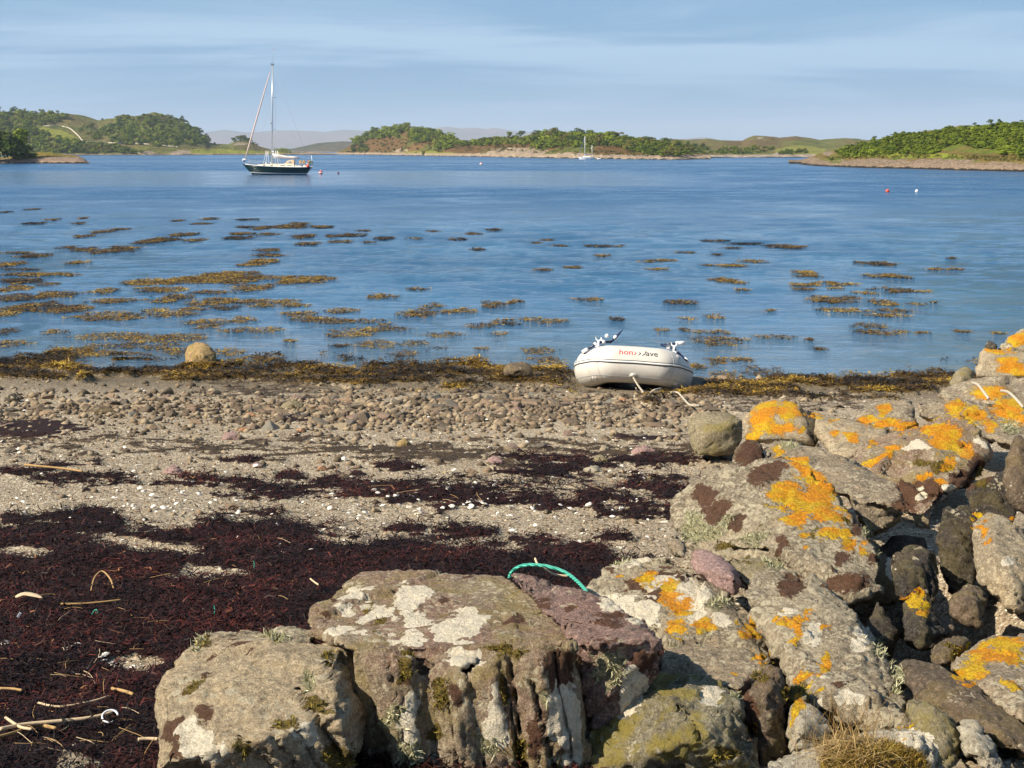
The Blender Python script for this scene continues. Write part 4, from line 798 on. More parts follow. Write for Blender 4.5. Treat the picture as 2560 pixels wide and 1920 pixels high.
    if tufts:
        for key, mt, nm, ln, dens, lab in (('G', TUFT, 'lichen_tuft', .026, 8, None), ('M', MOSS, 'moss', .016, 12, None)):
            idx = np.nonzero((ch[key] + fbm(q * 18, 3, 22) * .8) > .58)[0]
            if len(idx) < 25: continue
            cnt = int(min(len(idx) * vz * vz * 1e4 * dens * .12, 3000)); idx = rng.choice(idx, max(cnt, 40))
            n_ = len(idx); dd = N[idx] + rng.normal(size=(n_, 3)) * .75 + np.array([0, 0, -.1]); dd /= np.linalg.norm(dd, axis=1)[:, None]; nn = np.cross(dd, rng.normal(size=(n_, 3))); nn /= np.linalg.norm(nn, axis=1)[:, None]
            Vt, qt, at_ = ribbons(V[idx] - org - N[idx] * .003, dd, nn, ln * rng.uniform(.4, 1.3, n_), .0022 * rng.uniform(.6, 1.5, n_), rng.normal(size=n_) * .35, rng.uniform(0, 1, n_), 2)
            c = add(nm, mesh_np(nm, Vt, qt, mt, {'rnd': at_}, False), o); c['kind'] = 'stuff'
    return o
def c7(*p): return [(350 + x / 1.6385, 1360 + y / 1.6385) + tuple(r) for x, y, *r in p]
def c8(*p): return [(1400 + x / 1.907, 1300 + y / 1.907) + tuple(r) for x, y, *r in p]
def c6(*p): return [(1650 + x / 2.37, 800 + y / 2.37) + tuple(r) for x, y, *r in p]

rock('tan and grey layered block at the bottom left, deep grooves down its right side', 'greytan', 4.80, .55,
     c7((60, 960), (62, 600), (120, 520), (185, 465, .1), (270, 372, .25), (350, 366, .3), (520, 425, .2), (700, 388, .25), (850, 408, .15), (900, 540, .1), (925, 640, .1), (935, 740, .1), (880, 980)), c7((80, 590, -.16), (400, 560, -.18), (640, 470, -.10), (780, 500, -.12), (820, 700, -.24), (500, 800, -.27), (100, 900, -.2)), T=.5, facet=.020, rough=.7, strata=((.85, .1, .45), 14, .022),
     cracks=[(c7((765, 510), (830, 620), (915, 760)), 7, .14), (c7((810, 500), (890, 640), (930, 720)), 5, .11), (c7((640, 590), (740, 760), (850, 900)), 6, .11), (c7((710, 690), (800, 860)), 5, .08), (c7((380, 790), (520, 860)), 4, .04), (c7((490, 440), (470, 490)), 4, .03)])
rock('small knobbly lichen grown stone between the layered block and the white spotted slab', 'lichen', 5.35, .25, c7((490, 420), (500, 370), (545, 335), (620, 332), (680, 348), (740, 370), (700, 420), (560, 440)), c7((600, 360, -.06),), T=.25)
rock('broad grey slab with cream lichen patches on top and layered columns in front', 'slab', 5.12, .04,
     c7((925, 960), (890, 520), (872, 432), (1000, 425), (1300, 500), (1500, 430), (1660, 400), (1785, 402), (1830, 560), (1850, 960)), T=.8, facet=.016, rough=.6, strata=((1, .15, .05), 23, .006),
     extra=[dict(o=c7((690, 350), (680, 312), (705, 272), (890, 118, .0), (1500, 116), (1640, 250), (1700, 300), (1790, 400), (1660, 418), (1500, 440), (1310, 506), (1000, 440), (850, 425), (760, 395)), d=5.02, s=1.15, T=.22),
            dict(o=c7((1075, 980), (965, 650), (905, 470), (960, 432), (1120, 470), (1150, 560), (1195, 980)), r=c7((1010, 560, -.03), (1100, 800, -.03)), d=4.99, s=.05, T=.3),
            dict(o=c7((1215, 980), (1170, 640), (1155, 545), (1230, 490), (1325, 530), (1375, 680), (1405, 980)), r=c7((1200, 600, -.02), (1300, 760, -.06)), d=5.00, s=.03, T=.3, sx=-.03),
            dict(o=c7((1440, 980), (1395, 700), (1345, 545), (1420, 470), (1500, 440), (1520, 600), (1575, 980)), r=c7((1440, 560, -.04), (1500, 800, -.02)), d=4.98, s=.05, T=.3),
            dict(o=c7((1600, 980), (1545, 620), (1525, 445), (1650, 405), (1780, 410), (1815, 560), (1855, 980)), r=c7((1640, 520, -.06), (1720, 560, -.05), (1740, 800, -.05)), d=4.97, s=.04, T=.3, sx=.04)],
     cracks=[(c7((1490, 560), (1520, 720), (1570, 940)), 2.5, .05), (c7((1010, 470), (1060, 700), (1090, 940)), 2.5, .03), (c7((1600, 560), (1640, 720), (1700, 940)), 3, .05), (c7((1560, 300), (1700, 290), (1750, 350)), 3, .03), (c7((1180, 560), (1260, 640), (1300, 930)), 2, .03), (c7((1700, 430), (1720, 600), (1780, 930)), 2.5, .04)])
rock('reddish brown slab right of the spotted slab, its right end jutting over shade', 'red', 5.02, 1.05,
     c7((1790, 420), (1500, 120), (1560, 116), (1650, 140), (1950, 238), (2100, 345), (2144, 395), (1990, 410), (1880, 430)), c7((2080, 395, -.06),), T=.3, facet=.016,
     extra=[dict(o=c7((1785, 400), (2142, 392), (2142, 540), (2080, 620), (2000, 715), (1980, 780), (1850, 760), (1800, 600)), r=c7((1900, 420, -.03), (1960, 560, -.06)), d=5.1, s=.02, T=.7)], cracks=[(c7((1700, 300), (1850, 330), (1900, 400)), 3, .03)])
rock('pale stone crusted with cream lichen and orange blotches, behind the reddish slab', 'lichen', 6.1, 1.15,
     c8((470, 575), (380, 480), (95, 348), (200, 222), (300, 175), (390, 150), (520, 160), (700, 290), (880, 440), (1000, 540), (1052, 680), (1015, 718), (740, 592), (560, 590)), c8((300, 420, -.10), (560, 560, -.16), (900, 590, -.16), (420, 180, -.05)), T=.6, facet=.02, cracks=[(c8((850, 440), (980, 560), (1040, 680)), 4, .04)])
rock('grey flat topped stone wedged below the cream crusted stone', 'grey', 5.5, .55, c8((480, 620), (490, 565), (740, 570), (1005, 690), (975, 770), (880, 850), (660, 800), (480, 740)), c8((850, 800, -.1),), T=.5, facet=.016)
rock('large olive yellow boulder at the bottom edge, its left half in shadow', 'olive', 4.98, .28,
     c8((100, 1250), (150, 900), (280, 760), (420, 735), (530, 785), (700, 765), (850, 832), (890, 980), (930, 1100), (960, 1250)), c8((540, 860, -.16), (660, 1050, -.2), (450, 1100, -.16), (860, 880, -.05)), T=.6, facet=.022, cracks=[(c8((560, 880), (600, 940), (670, 1040)), 4, .05)])
rock('dark brown stone standing between the olive boulder and the black gap', 'brown', 5.12, .2, c8((860, 840), (990, 690), (1050, 720), (1085, 900), (1092, 1130), (960, 1200), (900, 1000)), c8((980, 880, -.1),), T=.4)
rock('smooth pink oval stone lying against the big lichened rock', 'pink', 6.75, .35, c8((608, 195), (625, 145), (670, 132), (730, 145), (830, 212), (872, 275), (862, 350), (830, 365), (740, 325), (650, 260)), c8((700, 230, -.10), (830, 270, -.16), (640, 190, -.02)), T=.3, rough=.25, facet=.006, sm=12)
rock('small grey stone above the pink oval stone', 'grey', 7.0, .2, c8((490, 110), (550, 60), (600, 115), (595, 175), (530, 165)), T=.25)
rock('small brown stone half hidden right of the pink oval stone', 'tan', 6.9, .2, c8((800, 200), (870, 185), (1010, 180), (1000, 260), (900, 330), (860, 280)), T=.3)
rock('long sloping grey rock speckled with cream lichen and orange spots, right of the black gap', 'lichen', 5.3, 1.55,
     c8((1180, 840), (1080, 640), (1000, 520), (890, 400), (862, 335), (905, 250), (1000, 188), (1130, 222), (1390, 418), (1500, 580), (1620, 800), (1708, 960), (1680, 1005), (1500, 995), (1300, 965)), c8((1150, 560, -.08), (1300, 800, -.10), (1640, 960, -.08), (1300, 920, -.12)), T=.6, facet=.016, cracks=[(c8((1360, 860), (1480, 800), (1560, 810)), 4, .03), (c8((1500, 640), (1560, 800), (1660, 960)), 4, .03)])
rock('biggest grey rock, yellow orange lichen down its middle and brown blotches at left', 'lichen', 7.1, 1.3,
     c6((70, 1230), (75, 1090), (200, 1000), (430, 895), (600, 825), (800, 818), (885, 850), (1000, 1000), (1200, 1200), (1330, 1470), (1312, 1610), (1180, 1665), (900, 1640), (780, 1520), (640, 1410), (440, 1400), (160, 1335)), c6((640, 1000, -.16), (900, 1060, -.10), (620, 1200, -.22), (700, 1360, -.28), (1020, 1300, -.16), (1180, 1560, -.12), (300, 1200, -.14)), T=.75, sx=-.15, facet=.020, cracks=[(c6((620, 1360), (780, 1490), (900, 1610)), 6, .07), (c6((420, 1350), (640, 1370)), 5, .06)])
rock('plain grey rock with a sheared dark underside behind the biggest rock', 'grey', 8.3, 1.5,
     c6((600, 860), (600, 750), (645, 702), (760, 700), (940, 740), (1130, 850), (1400, 968), (1472, 1060), (1474, 1140), (1110, 1045)), c6((1100, 900, -.12),), T=.45, facet=.014, extra=[dict(o=c6((1110, 1040), (1470, 1140), (1350, 1250), (1245, 1285), (1160, 1180)), d=8.5, s=.05, T=.6)])
rock('rounded stone covered in brown lichen at the upper left shoulder of the biggest rock', 'brown', 9.3, .5, c6((425, 800), (450, 745), (520, 708), (600, 712), (625, 800), (600, 900), (430, 900)), c6((530, 800, -.12),), T=.4)
rock('smooth tan boulder at the left end of the rock pile on the shingle', 'tan', 12.5, .25, c6((210, 805), (170, 700), (150, 605), (200, 548), (330, 536), (420, 548), (490, 590), (500, 690), (430, 800)), c6((300, 680, -.16), (430, 620, -.12)), T=.6, rough=.6, facet=.008, sm=9)
rock('upright grey rock with bright orange lichen rings, right of the tan boulder', 'greytan', 11.4, .5, c6((497, 720), (495, 575), (540, 525), (600, 482), (690, 458), (780, 485), (860, 530), (900, 600), (932, 750), (700, 740)), c6((650, 560, -.16), (780, 500, -.04), (860, 560, -.12), (880, 700, -.12), (600, 700, -.14)), T=.6, rough=.7)
rock('flat grey block lying right of the upright orange ringed rock', 'greytan', 10.9, .9, c6((1000, 790), (900, 620), (885, 540), (1080, 592), (1340, 640), (1372, 690), (1210, 780), (1110, 840)), c6((930, 605, -.12), (1180, 650, -.08), (1330, 690, -.12)), T=.5, rough=.7)
rock('grey rock with a solid orange lichen cap, second row of the pile', 'grey', 12.4, .8, c6((1165, 600), (1180, 560), (1310, 480), (1490, 474), (1512, 540), (1530, 625), (1440, 680), (1180, 612)), c6((1460, 540, -.10), (1300, 590, -.1)), T=.6)
rock('big rock with an orange lichen slope above and a brown overhanging lower half', 'slab', 9.5, 1.3,
     c6((1290, 910), (1120, 830), (1130, 790), (1200, 745), (1500, 690), (1560, 600), (1762, 578), (1900, 720), (1952, 780), (1880, 940), (1690, 1090), (1560, 1245), (1470, 1140), (1400, 960)), c6((1500, 760, -.1), (1650, 830, -.2), (1480, 930, -.12), (1740, 930, -.16), (1850, 800, -.1), (1600, 1000, -.06)), T=.8, facet=.026, strata=((.3, 0, 1), 8, .03), cracks=[(c6((1740, 1070), (1850, 960), (1900, 860)), 6, .10), (c6((1440, 930), (1560, 1010), (1700, 1010)), 4, .05)])
rock('grey rock with orange blotches above the orange sloped rock, cut by the edge', 'grey', 11.2, 1.2, c6((1520, 570), (1500, 480), (1700, 466), (1800, 500), (2000, 520), (2250, 600), (2250, 800), (2050, 740), (1900, 660)), c6((1750, 560, -.12), (2050, 620, -.14)), T=.8, rough=1.1)
rock('low rough rock under the right hand rope with a wide orange patch', 'grey', 14.2, 1.1, c6((1640, 460), (1645, 405), (1690, 392), (1830, 350), (2000, 338), (2250, 352), (2250, 650), (2100, 600), (1900, 520), (1700, 480)), c6((1950, 470, -.16), (2100, 420, -.12), (1850, 400, -.1)), T=.8)
rock('grey block with orange edges at the upper right by the water', 'greytan', 16.6, .5, c6((1868, 340), (1866, 290), (1890, 200), (1920, 164), (2050, 175), (2250, 205), (2250, 345), (2000, 345)), c6((1935, 215, -.14), (2120, 240, -.1)), T=.7, rough=.7)
rock('topmost orange and white lichened rock at the upper right edge', 'lichen', 17.6, .4, c6((1985, 200), (2000, 165), (2050, 110), (2157, 45), (2260, 40), (2260, 210)), c6((2100, 140, -.14),), T=.5)
rock('small black stone standing on top of the upper right rocks', 'dark', 17.5, .2, c6((1908, 170), (1925, 125), (1950, 110), (1985, 125), (2008, 160), (2000, 190)), T=.3, rough=.5, sm=8)
rock('tan stone leaning at the water end of the rock pile', 'tan', 18.4, .3, c6((1706, 390), (1725, 340), (1755, 298), (1822, 270), (1862, 300), (1866, 380), (1760, 400)), c6((1790, 340, -.12),), T=.5, rough=.6, sm=8)
rock('small dark block under the low rough rock at the pile end', 'dark', 16.2, .2, c6((1642, 440), (1650, 405), (1690, 395), (1700, 440)), T=.3)
rock('tall rock at the right edge with a lit face, orange flecks and a pale streak', 'greytan', 6.85, .7, c6((1840, 1290), (1845, 1200), (1900, 1165), (1945, 1140), (2060, 1185), (2160, 1290), (2300, 1400), (2300, 1600), (2100, 1740), (1980, 1620), (1880, 1560)), c6((1960, 1230, -.12), (2010, 1400, -.22), (2090, 1560, -.16)), T=.7, rough=.8, facet=.016)
rock('dark shaded rock in the hollow left of the tall right edge rock', 'dark', 7.4, .3, c6((1655, 1500), (1640, 1250), (1690, 1105), (1800, 1120), (1900, 1180), (1880, 1560), (1760, 1660)), c6((1760, 1300, -.05),), T=.4)  # near-black base colour stands in for the shadow lying on this rock
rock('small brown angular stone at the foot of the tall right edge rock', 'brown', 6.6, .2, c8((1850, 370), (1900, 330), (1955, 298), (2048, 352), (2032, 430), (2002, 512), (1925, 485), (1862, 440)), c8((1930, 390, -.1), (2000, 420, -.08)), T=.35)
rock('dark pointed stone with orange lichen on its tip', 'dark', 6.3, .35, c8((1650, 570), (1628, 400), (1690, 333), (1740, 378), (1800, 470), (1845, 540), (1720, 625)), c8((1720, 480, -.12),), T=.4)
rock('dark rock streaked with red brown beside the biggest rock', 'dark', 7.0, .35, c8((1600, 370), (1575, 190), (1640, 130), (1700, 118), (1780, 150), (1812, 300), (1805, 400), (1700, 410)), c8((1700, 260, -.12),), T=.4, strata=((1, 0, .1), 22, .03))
rock('little brown stone right of the orange tipped stone', 'brown', 6.5, .12, c8((1795, 470), (1862, 458), (1898, 520), (1832, 552), (1800, 530)), T=.2)
rock('mossy dark rounded stone below the little brown stone', 'brown', 6.1, .25, c8((1760, 640), (1775, 600), (1830, 560), (1920, 545), (1976, 582), (1932, 645), (1890, 692), (1790, 688)), c8((1860, 610, -.1),), T=.3, rough=.7)
rock('grey boulder with a wide crust of orange lichen at the right edge', 'grey', 5.05, .95, c8((1860, 710), (1890, 660), (1950, 602), (2050, 552), (2250, 550), (2350, 620), (2350, 1020), (2200, 960), (2050, 800)), c8((2080, 700, -.12), (2200, 850, -.1)), T=.6, rough=.7)
rock('long brown rock lying diagonally in the lower right corner', 'brown', 4.95, .75, c8((1595, 700), (1610, 680), (1650, 668), (1800, 688), (2000, 800), (2200, 955), (2290, 1060), (2280, 1130), (2090, 1095), (1860, 960), (1700, 830)), c8((1900, 850, -.12), (2100, 1000, -.14), (1700, 730, -.06)), T=.5, rough=.7, facet=.012)
rock('pale granite stone near the lower right corner', 'pale', 4.78, .25, c8((1895, 1010), (1905, 965), (1960, 952), (2040, 1030), (2132, 1165), (2130, 1210), (2030, 1200), (1920, 1090)), c8((2000, 1070, -.08),), T=.3)
rock('tan wedge shaped rock between the speckled rock and the pale granite stone', 'tan', 4.82, .4, c8((1690, 1000), (1660, 850), (1740, 870), (1850, 932), (1915, 1080), (1850, 1200), (1780, 1200)), c8((1800, 960, -.1),), T=.5)
rock('flat grey stone at the bottom edge near the right corner', 'greytan', 4.68, .35, c8((1790, 1260), (1850, 1160), (1960, 1098), (2070, 1130), (2170, 1200), (2200, 1280)), T=.4)
rock('low rock with white streaks under the moss and dry grass at the bottom edge', 'pale', 4.65, .35, c8((960, 1250), (1010, 1150), (1200, 1085), (1400, 1020), (1600, 990), (1740, 992), (1790, 1080), (1800, 1260)), c8((1300, 1120, -.12), (1700, 1090, -.1)), T=.5, cracks=[(c8((1680, 1040), (1720, 1110), (1730, 1200)), 3, .03), (c8((1730, 1030), (1770, 1110)), 3, .03)])
rock('pale triangular stone with an orange top below the black gap', 'pale', 5.0, .2, c8((1090, 1120), (1088, 900), (1110, 860), (1140, 853), (1205, 885), (1282, 960), (1292, 1010), (1200, 1105)), c8((1150, 980, -.1), (1230, 960, -.05)), T=.35, rough=.7)
rock('small moss green stone in the gap above the pale triangular stone', 'olive', 5.25, .15, c8((1084, 850), (1098, 795), (1150, 778), (1182, 840), (1140, 890)), T=.2, rough=.6)
rock('grey green stone poking up from the weed at the bottom left', 'lichen', 4.9, .2, [(110, 1960), (150, 1878), (195, 1880), (244, 1902), (330, 1960)], [(180, 1895, -.05)], T=.3)
rock('low stone beside the turquoise rope on the weed', 'greytan', 8.0, .3, [(1310, 1470), (1330, 1446), (1380, 1442), (1440, 1462), (1440, 1482)], T=.3, rough=.7)
# added filler stones, their dark colour standing in for shade in the pile's hollows
FG = 'dark filler stones deep in the rock pile'
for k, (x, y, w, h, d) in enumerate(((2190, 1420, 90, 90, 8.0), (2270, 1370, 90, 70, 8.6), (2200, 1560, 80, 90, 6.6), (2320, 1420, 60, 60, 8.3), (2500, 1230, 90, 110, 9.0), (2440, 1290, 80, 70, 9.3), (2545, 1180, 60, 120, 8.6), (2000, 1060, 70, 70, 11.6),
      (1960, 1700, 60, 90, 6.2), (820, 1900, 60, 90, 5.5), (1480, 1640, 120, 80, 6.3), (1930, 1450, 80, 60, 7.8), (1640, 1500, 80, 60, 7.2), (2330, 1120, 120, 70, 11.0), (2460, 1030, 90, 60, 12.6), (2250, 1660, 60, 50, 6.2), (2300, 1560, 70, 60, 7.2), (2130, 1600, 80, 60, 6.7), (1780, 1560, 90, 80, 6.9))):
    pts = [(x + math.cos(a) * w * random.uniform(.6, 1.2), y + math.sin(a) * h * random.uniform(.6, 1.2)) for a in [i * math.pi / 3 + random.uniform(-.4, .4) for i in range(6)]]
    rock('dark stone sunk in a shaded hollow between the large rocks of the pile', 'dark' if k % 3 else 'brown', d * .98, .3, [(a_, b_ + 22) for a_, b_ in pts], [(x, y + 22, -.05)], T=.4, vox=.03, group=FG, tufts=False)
# boulders at the water's edge
rock('rough yellowish boulder standing in the shallow water on the left', 'ochre', 22.9, .2, [(462, 925), (461, 880), (470, 862), (495, 855), (525, 862), (542, 885), (545, 925)], [(500, 885, -.2)], T=.7, name='boulder', cat='boulder')
rock('rounded grey brown boulder at the water edge left of the dinghy', 'brown', 20.9, .2, [(1257, 940), (1258, 918), (1275, 904), (1310, 902), (1332, 912), (1338, 930), (1330, 945)], [(1298, 922, -.15)], T=.5, rough=.7, name='boulder', cat='boulder', sm=8)
for x, y, w, h, mt, lb in ((50, 898, 22, 14, 'brown', 'weed crusted boulder in the rockweed near the left edge'), (440, 938, 17, 10, 'grey', 'greenish grey round stone in the rockweed below the yellowish boulder'), (1205, 915, 20, 10, 'brown', 'brown stone in the weed left of the rounded boulder'), (32, 996, 21, 13, 'dark', 'dark charcoal stone on the shingle at the left edge'), (255, 1026, 40, 12, 'brown', 'wide brown stone lying on the gravel on the left'),
      (1280, 1120, 26, 10, MAT['red'], 'orange red brick shaped stone below the stone belt'), (1010, 1108, 18, 12, 'ochre', 'ochre pointed stone on the gravel left of centre'), (578, 1090, 24, 12, 'pink', 'pink grey wedge stone on the brown weed line'), (435, 1175, 24, 15, 'pink', 'purple grey upright stone on the dark weed line'), (645, 1163, 18, 9, 'red', 'reddish square stone above the dark weed line'),
      (1610, 1126, 34, 13, 'pink', 'pale pink flat stone on the right of the beach'), (1512, 1122, 15, 11, 'grey', 'grey cube like stone left of the pale pink flat stone'), (1500, 1150, 24, 16, 'tan', 'tan stone behind the white shell stone'), (1238, 1152, 22, 13, 'pink', 'pinkish triangular stone above the dark purple weed patch'), (1484, 1172, 27, 11, 'pale', 'bright white stone on the right of the beach'), (1625, 1200, 16, 11, 'tan', 'brown stone on the weed near the biggest rock'), (730, 1012, 30, 14, 'tan', 'tan split stone on the shingle left of centre')):
    g = ground(x, y + h * .8)
    rock(lb, mt, g.y, .12, [(x - w, y + h), (x - w * 1.05, y + h * .3), (x - w * .5, y - h * .8), (x + w * .2, y - h), (x + w * .8, y - h * .3), (x + w * 1.1, y + h)], [(x, y, -.08)], T=.25, name='stone', cat='stone', vox=.017, tufts=False)

# ------------------------------------------------------------------ loose stones, pebbles and shells on the shingle
STONE = M('beach_stone', .8, .3); oi_ = STONE.n('ShaderNodeObjectInfo')
cc_ = STONE.ramp(oi_.outputs['Random'], [(0, (.10, .075, .05)), (.2, (.18, .13, .085)), (.4, (.13, .11, .085)), (.56, (.25, .175, .11)), (.7, (.19, .13, .10)), (.82, (.30, .235, .15)), (.92, (.17, .16, .13)), (.975, (.40, .20, .10))], True)
sn_ = STONE.noise(9, 6, .65); STONE = STONE.done(STONE.mix(STONE.math('MULTIPLY', STONE.rng(sn_, .45, .7), .4), cc_, (.34, .27, .18)), STONE.bump(sn_, .02, .8))
PEB = M('pebbles', .85, .25)
pc_ = PEB.ramp(PEB.attr('rnd'), [(0, (.10, .075, .05)), (.2, (.19, .14, .09)), (.36, (.28, .22, .145)), (.5, (.40, .32, .21)), (.64, (.22, .20, .16)), (.74, (.34, .21, .12)), (.84, (.54, .46, .34)), (.92, (.82, .76, .64))], True); PEB = PEB.done(pc_)
def stone_mesh(seed, flat):
    r = random.Random(seed); bm = bmesh.new()
    for _ in range(11):
        v = Vector((r.gauss(0, 1), r.gauss(0, 1), r.gauss(0, 1))).normalized(); bm.verts.new(Vector((v.x, v.y * .8, v.z * flat)) * r.uniform(.85, 1.05))
    rr = bmesh.ops.convex_hull(bm, input=bm.verts[:]); bmesh.ops.delete(bm, geom=[g for g in rr['geom_interior'] if isinstance(g, bmesh.types.BMVert)], context='VERTS')
    bmesh.ops.bevel(bm, geom=bm.edges[:], offset=.035, segments=1, affect='EDGES'); return bm_me('stone', bm, STONE)
SM = [stone_mesh(k, .45 + .05 * (k % 5)) for k in range(10)]
def dens_stone(x, y):
    return max(math.exp(-((y / D - 888) / 34) ** 2) * (1 if x < 1560 * D else .15) * (0.45 + .55 * math.exp(-((x / D - 950) / 520) ** 2)), .10 * math.exp(-((y / D - 960) / 60) ** 2), .012)
cand = []
rs = random.Random(5)
while len(cand) < 5200:
    x = rs.uniform(-60, 2100); y = rs.uniform(925, 1330)
    if rs.random() < dens_stone(x, y) * 1.1 + (.0 if y > 1150 else .02): cand.append((x, y))
xs_ = np.array([c[0] for c in cand]); ys_ = np.array([c[1] for c in cand])
Ys_ = np.full(len(cand), 12.)
for _ in range(30):
    X_ = (xs_ - 1280) * Ys_ / F; Ys_ = .5 * Ys_ + .5 * (HC - beach_z(X_, Ys_)) * F / (ys_ - H0)
X_ = (xs_ - 1280) * Ys_ / F; Z_ = beach_z(X_, Ys_)
rad = np.exp(rng.normal(-3.55, .55, len(cand))).clip(.010, .105)
rad = np.where(ys_ > 1080, rad * .6, rad) * (.75 + 1.1 * np.clip(fbm(xz(X_ * .9, Ys_ * .9), 3, 88) + .35, 0, 1))
rad = np.where(rng.uniform(0, 1, len(rad)) < .04, rad * 1.6, rad).clip(.01, .14)
order = np.argsort(-rad * F / Ys_)
for k in order[:290]:
    o = add('stone', SM[rs.randrange(10)], loc=(X_[k], Ys_[k], Z_[k] + rad[k] * .10)); s_ = float(rad[k]); o.scale = (s_ * rs.uniform(.9, 1.35), s_ * rs.uniform(.8, 1.1), s_ * rs.uniform(.7, 1.1)); o.rotation_euler = (rs.uniform(-.3, .3), rs.uniform(-.3, .3), rs.uniform(0, 6.28))
    lf, up_ = xs_[k] < 850, ys_[k] < 1050
    tag(o, ('brown or grey angular stone in the stone belt below the rockweed, left side' if lf else 'brown or grey angular stone in the dense stone belt left of the dinghy') if up_ else ('single stone lying on the bare gravel of the left beach' if lf else 'single stone lying on the gravel towards the rock pile'), 'stone', 'stones scattered on the shingle')
def scatter_chips(name, X, Y, Z, R, rn, label, squash=.6):
    base = np.array([(1, 0, 0), (.3, .85, .1), (-.8, .5, 0), (-.7, -.6, .1), (.4, -.9, 0), (.15, .1, .9), (0, 0, -.8), (-.35, -.1, .75)]); tri = np.array([(0, 1, 5), (1, 7, 5), (1, 2, 7), (2, 3, 7), (3, 4, 7), (4, 5, 7), (4, 0, 5), (1, 0, 6), (2, 1, 6), (3, 2, 6), (4, 3, 6), (0, 4, 6)])
    n = len(X); a = rng.uniform(0, 6.28, n); ca, sa = np.cos(a)[:, None], np.sin(a)[:, None]; j = base[None] * (1 + rng.normal(size=(n, 8, 3)) * .16) * R[:, None, None] * np.array([1, .8, squash])
    V = np.stack([j[:, :, 0] * ca - j[:, :, 1] * sa + X[:, None], j[:, :, 0] * sa + j[:, :, 1] * ca + Y[:, None], j[:, :, 2] + Z[:, None] + (R * .15)[:, None]], 2).reshape(-1, 3)
    Fq = (tri[None] + (np.arange(n) * 8)[:, None, None]).reshape(-1, 3); org = np.array([0, V[:, 1].mean(), V[:, 2].min()])
    o = add(name, mesh_np(name, V - org, Fq, PEB, {'rnd': np.repeat(rn, 8)}, False), loc=org); return tag(o, label, 'pebbles', None, 'stuff')
k = order[290:]
scatter_chips('small_stones', X_[k], Ys_[k], Z_[k], rad[k], rng.uniform(0, .5, len(k)), 'small brown and grey stones filling the shingle below the rockweed', .7)
def world_samples(n, y0, y1, pad=.03):
    """uniform over the ground seen by the camera"""
    Y = np.sqrt(rng.uniform(y0 ** 2, y1 ** 2, n)); X = rng.uniform(-.32 - pad, .32 + pad, n) * Y; Z = beach_z(X, Y); return X, Y, Z, 1280 + F * X / Y, H0 + F * (HC - Z) / Y
X, Y, Z, px, py = world_samples(150000, 4.7, 19)
q = xz(X, Y); w = wrack(px, py, q); keep = (rng.uniform(0, 1, len(X)) > w * 1.3) & (rng.uniform(0, 1, len(X)) < (10 / Y) ** 1.6 * .30)
X, Y, Z = X[keep], Y[keep], Z[keep]
scatter_chips('gravel_grains', X, Y, Z + .002, np.exp(rng.normal(-5.15, .38, len(X))).clip(.003, .016), rng.uniform(0, 1, len(X)) ** .9, 'coarse shell and stone gravel lying on the beach')
SHM = M('shell', .45, .4); SHM = SHM.done(SHM.mix(SHM.noise(30, 4, .6), (.62, .56, .47), (.86, .83, .77)))
def shell_mesh(seed):
    r = random.Random(seed); V = [(0, 0, .45)]; n = 12
    for ring, (rr, h) in enumerate(((.45, .38), (.8, .2), (1, .0))):
        for k in range(n):
            a = 2 * math.pi * k / n; e = 1 + .07 * (k % 2) * ring; V.append((math.cos(a) * rr * e * (1.05 if abs(a - math.pi) > .6 else .85), math.sin(a) * rr * .82 * e, h + r.uniform(-.02, .02)))
    T = [(0, 1 + k, 1 + (k + 1) % n) for k in range(n)]; Q = []
    for g in range(2):
        for k in range(n): Q.append((1 + g * n + k, 1 + (g + 1) * n + k, 1 + (g + 1) * n + (k + 1) % n, 1 + g * n + (k + 1) % n))
    return mesh_np('shell', np.array(V), [np.array(T), np.array(Q)], SHM)
SHELL = [shell_mesh(k) for k in range(4)]
shells = []; tries = 0
MAN = [(250, 1318), (170, 1635), (196, 1625), (5, 1625), (20, 1620), (262, 1650), (258, 1668), (285, 1675), (330, 1682), (255, 1655), (60, 1290), (408, 1277), (380, 1245), (350, 1228), (990, 1247), (1031, 1249), (1040, 1243), (1130, 1273), (1172, 1265), (1208, 1267), (1178, 1274), (1280, 1276), (1425, 1280), (1470, 1270), (1530, 1285), (1555, 1278), (1595, 1262), (1038, 1288), (912, 1290), (935, 1233), (945, 1240), (1190, 1215), (1280, 1335), (1210, 1365), (640, 1170), (830, 1243), (860, 1153), (1060, 1182), (1135, 1182)]
for t in MAN: shells.append((*t, 1.0))
while len(shells) < 285 and tries < 9000:
    tries += 1; x = rs.uniform(0, 1780); y = rs.choice((rs.uniform(1180, 1310), rs.uniform(1080, 1400), rs.uniform(1250, 1300), rs.uniform(960, 1140), rs.uniform(1300, 1900)))
    if y > 1400 and (x > 450 or rs.random() > .25): continue
    shells.append((x, y, rs.uniform(.35, .85)))
for x, y, s_ in shells:
    g = ground(x, y); o = add('shell', SHELL[rs.randrange(4)], loc=g + Vector((0, 0, .022))); r_ = .019 * s_ * (1 + .02 * g.y); o.scale = (r_, r_, r_ * .9); o.rotation_euler = (rs.uniform(-.6, .4), rs.uniform(-.5, .5), rs.uniform(0, 6.28))
    tag(o, 'white shell lying on the dark red weed in the foreground' if y > 1400 else ('white shell along the edge of the dark weed line' if y > 1225 else ('small pale shell on the gravel between the weed lines' if y > 1100 else 'small pale shell on the stony shingle near the water')), 'shell', 'white shells on the beach')

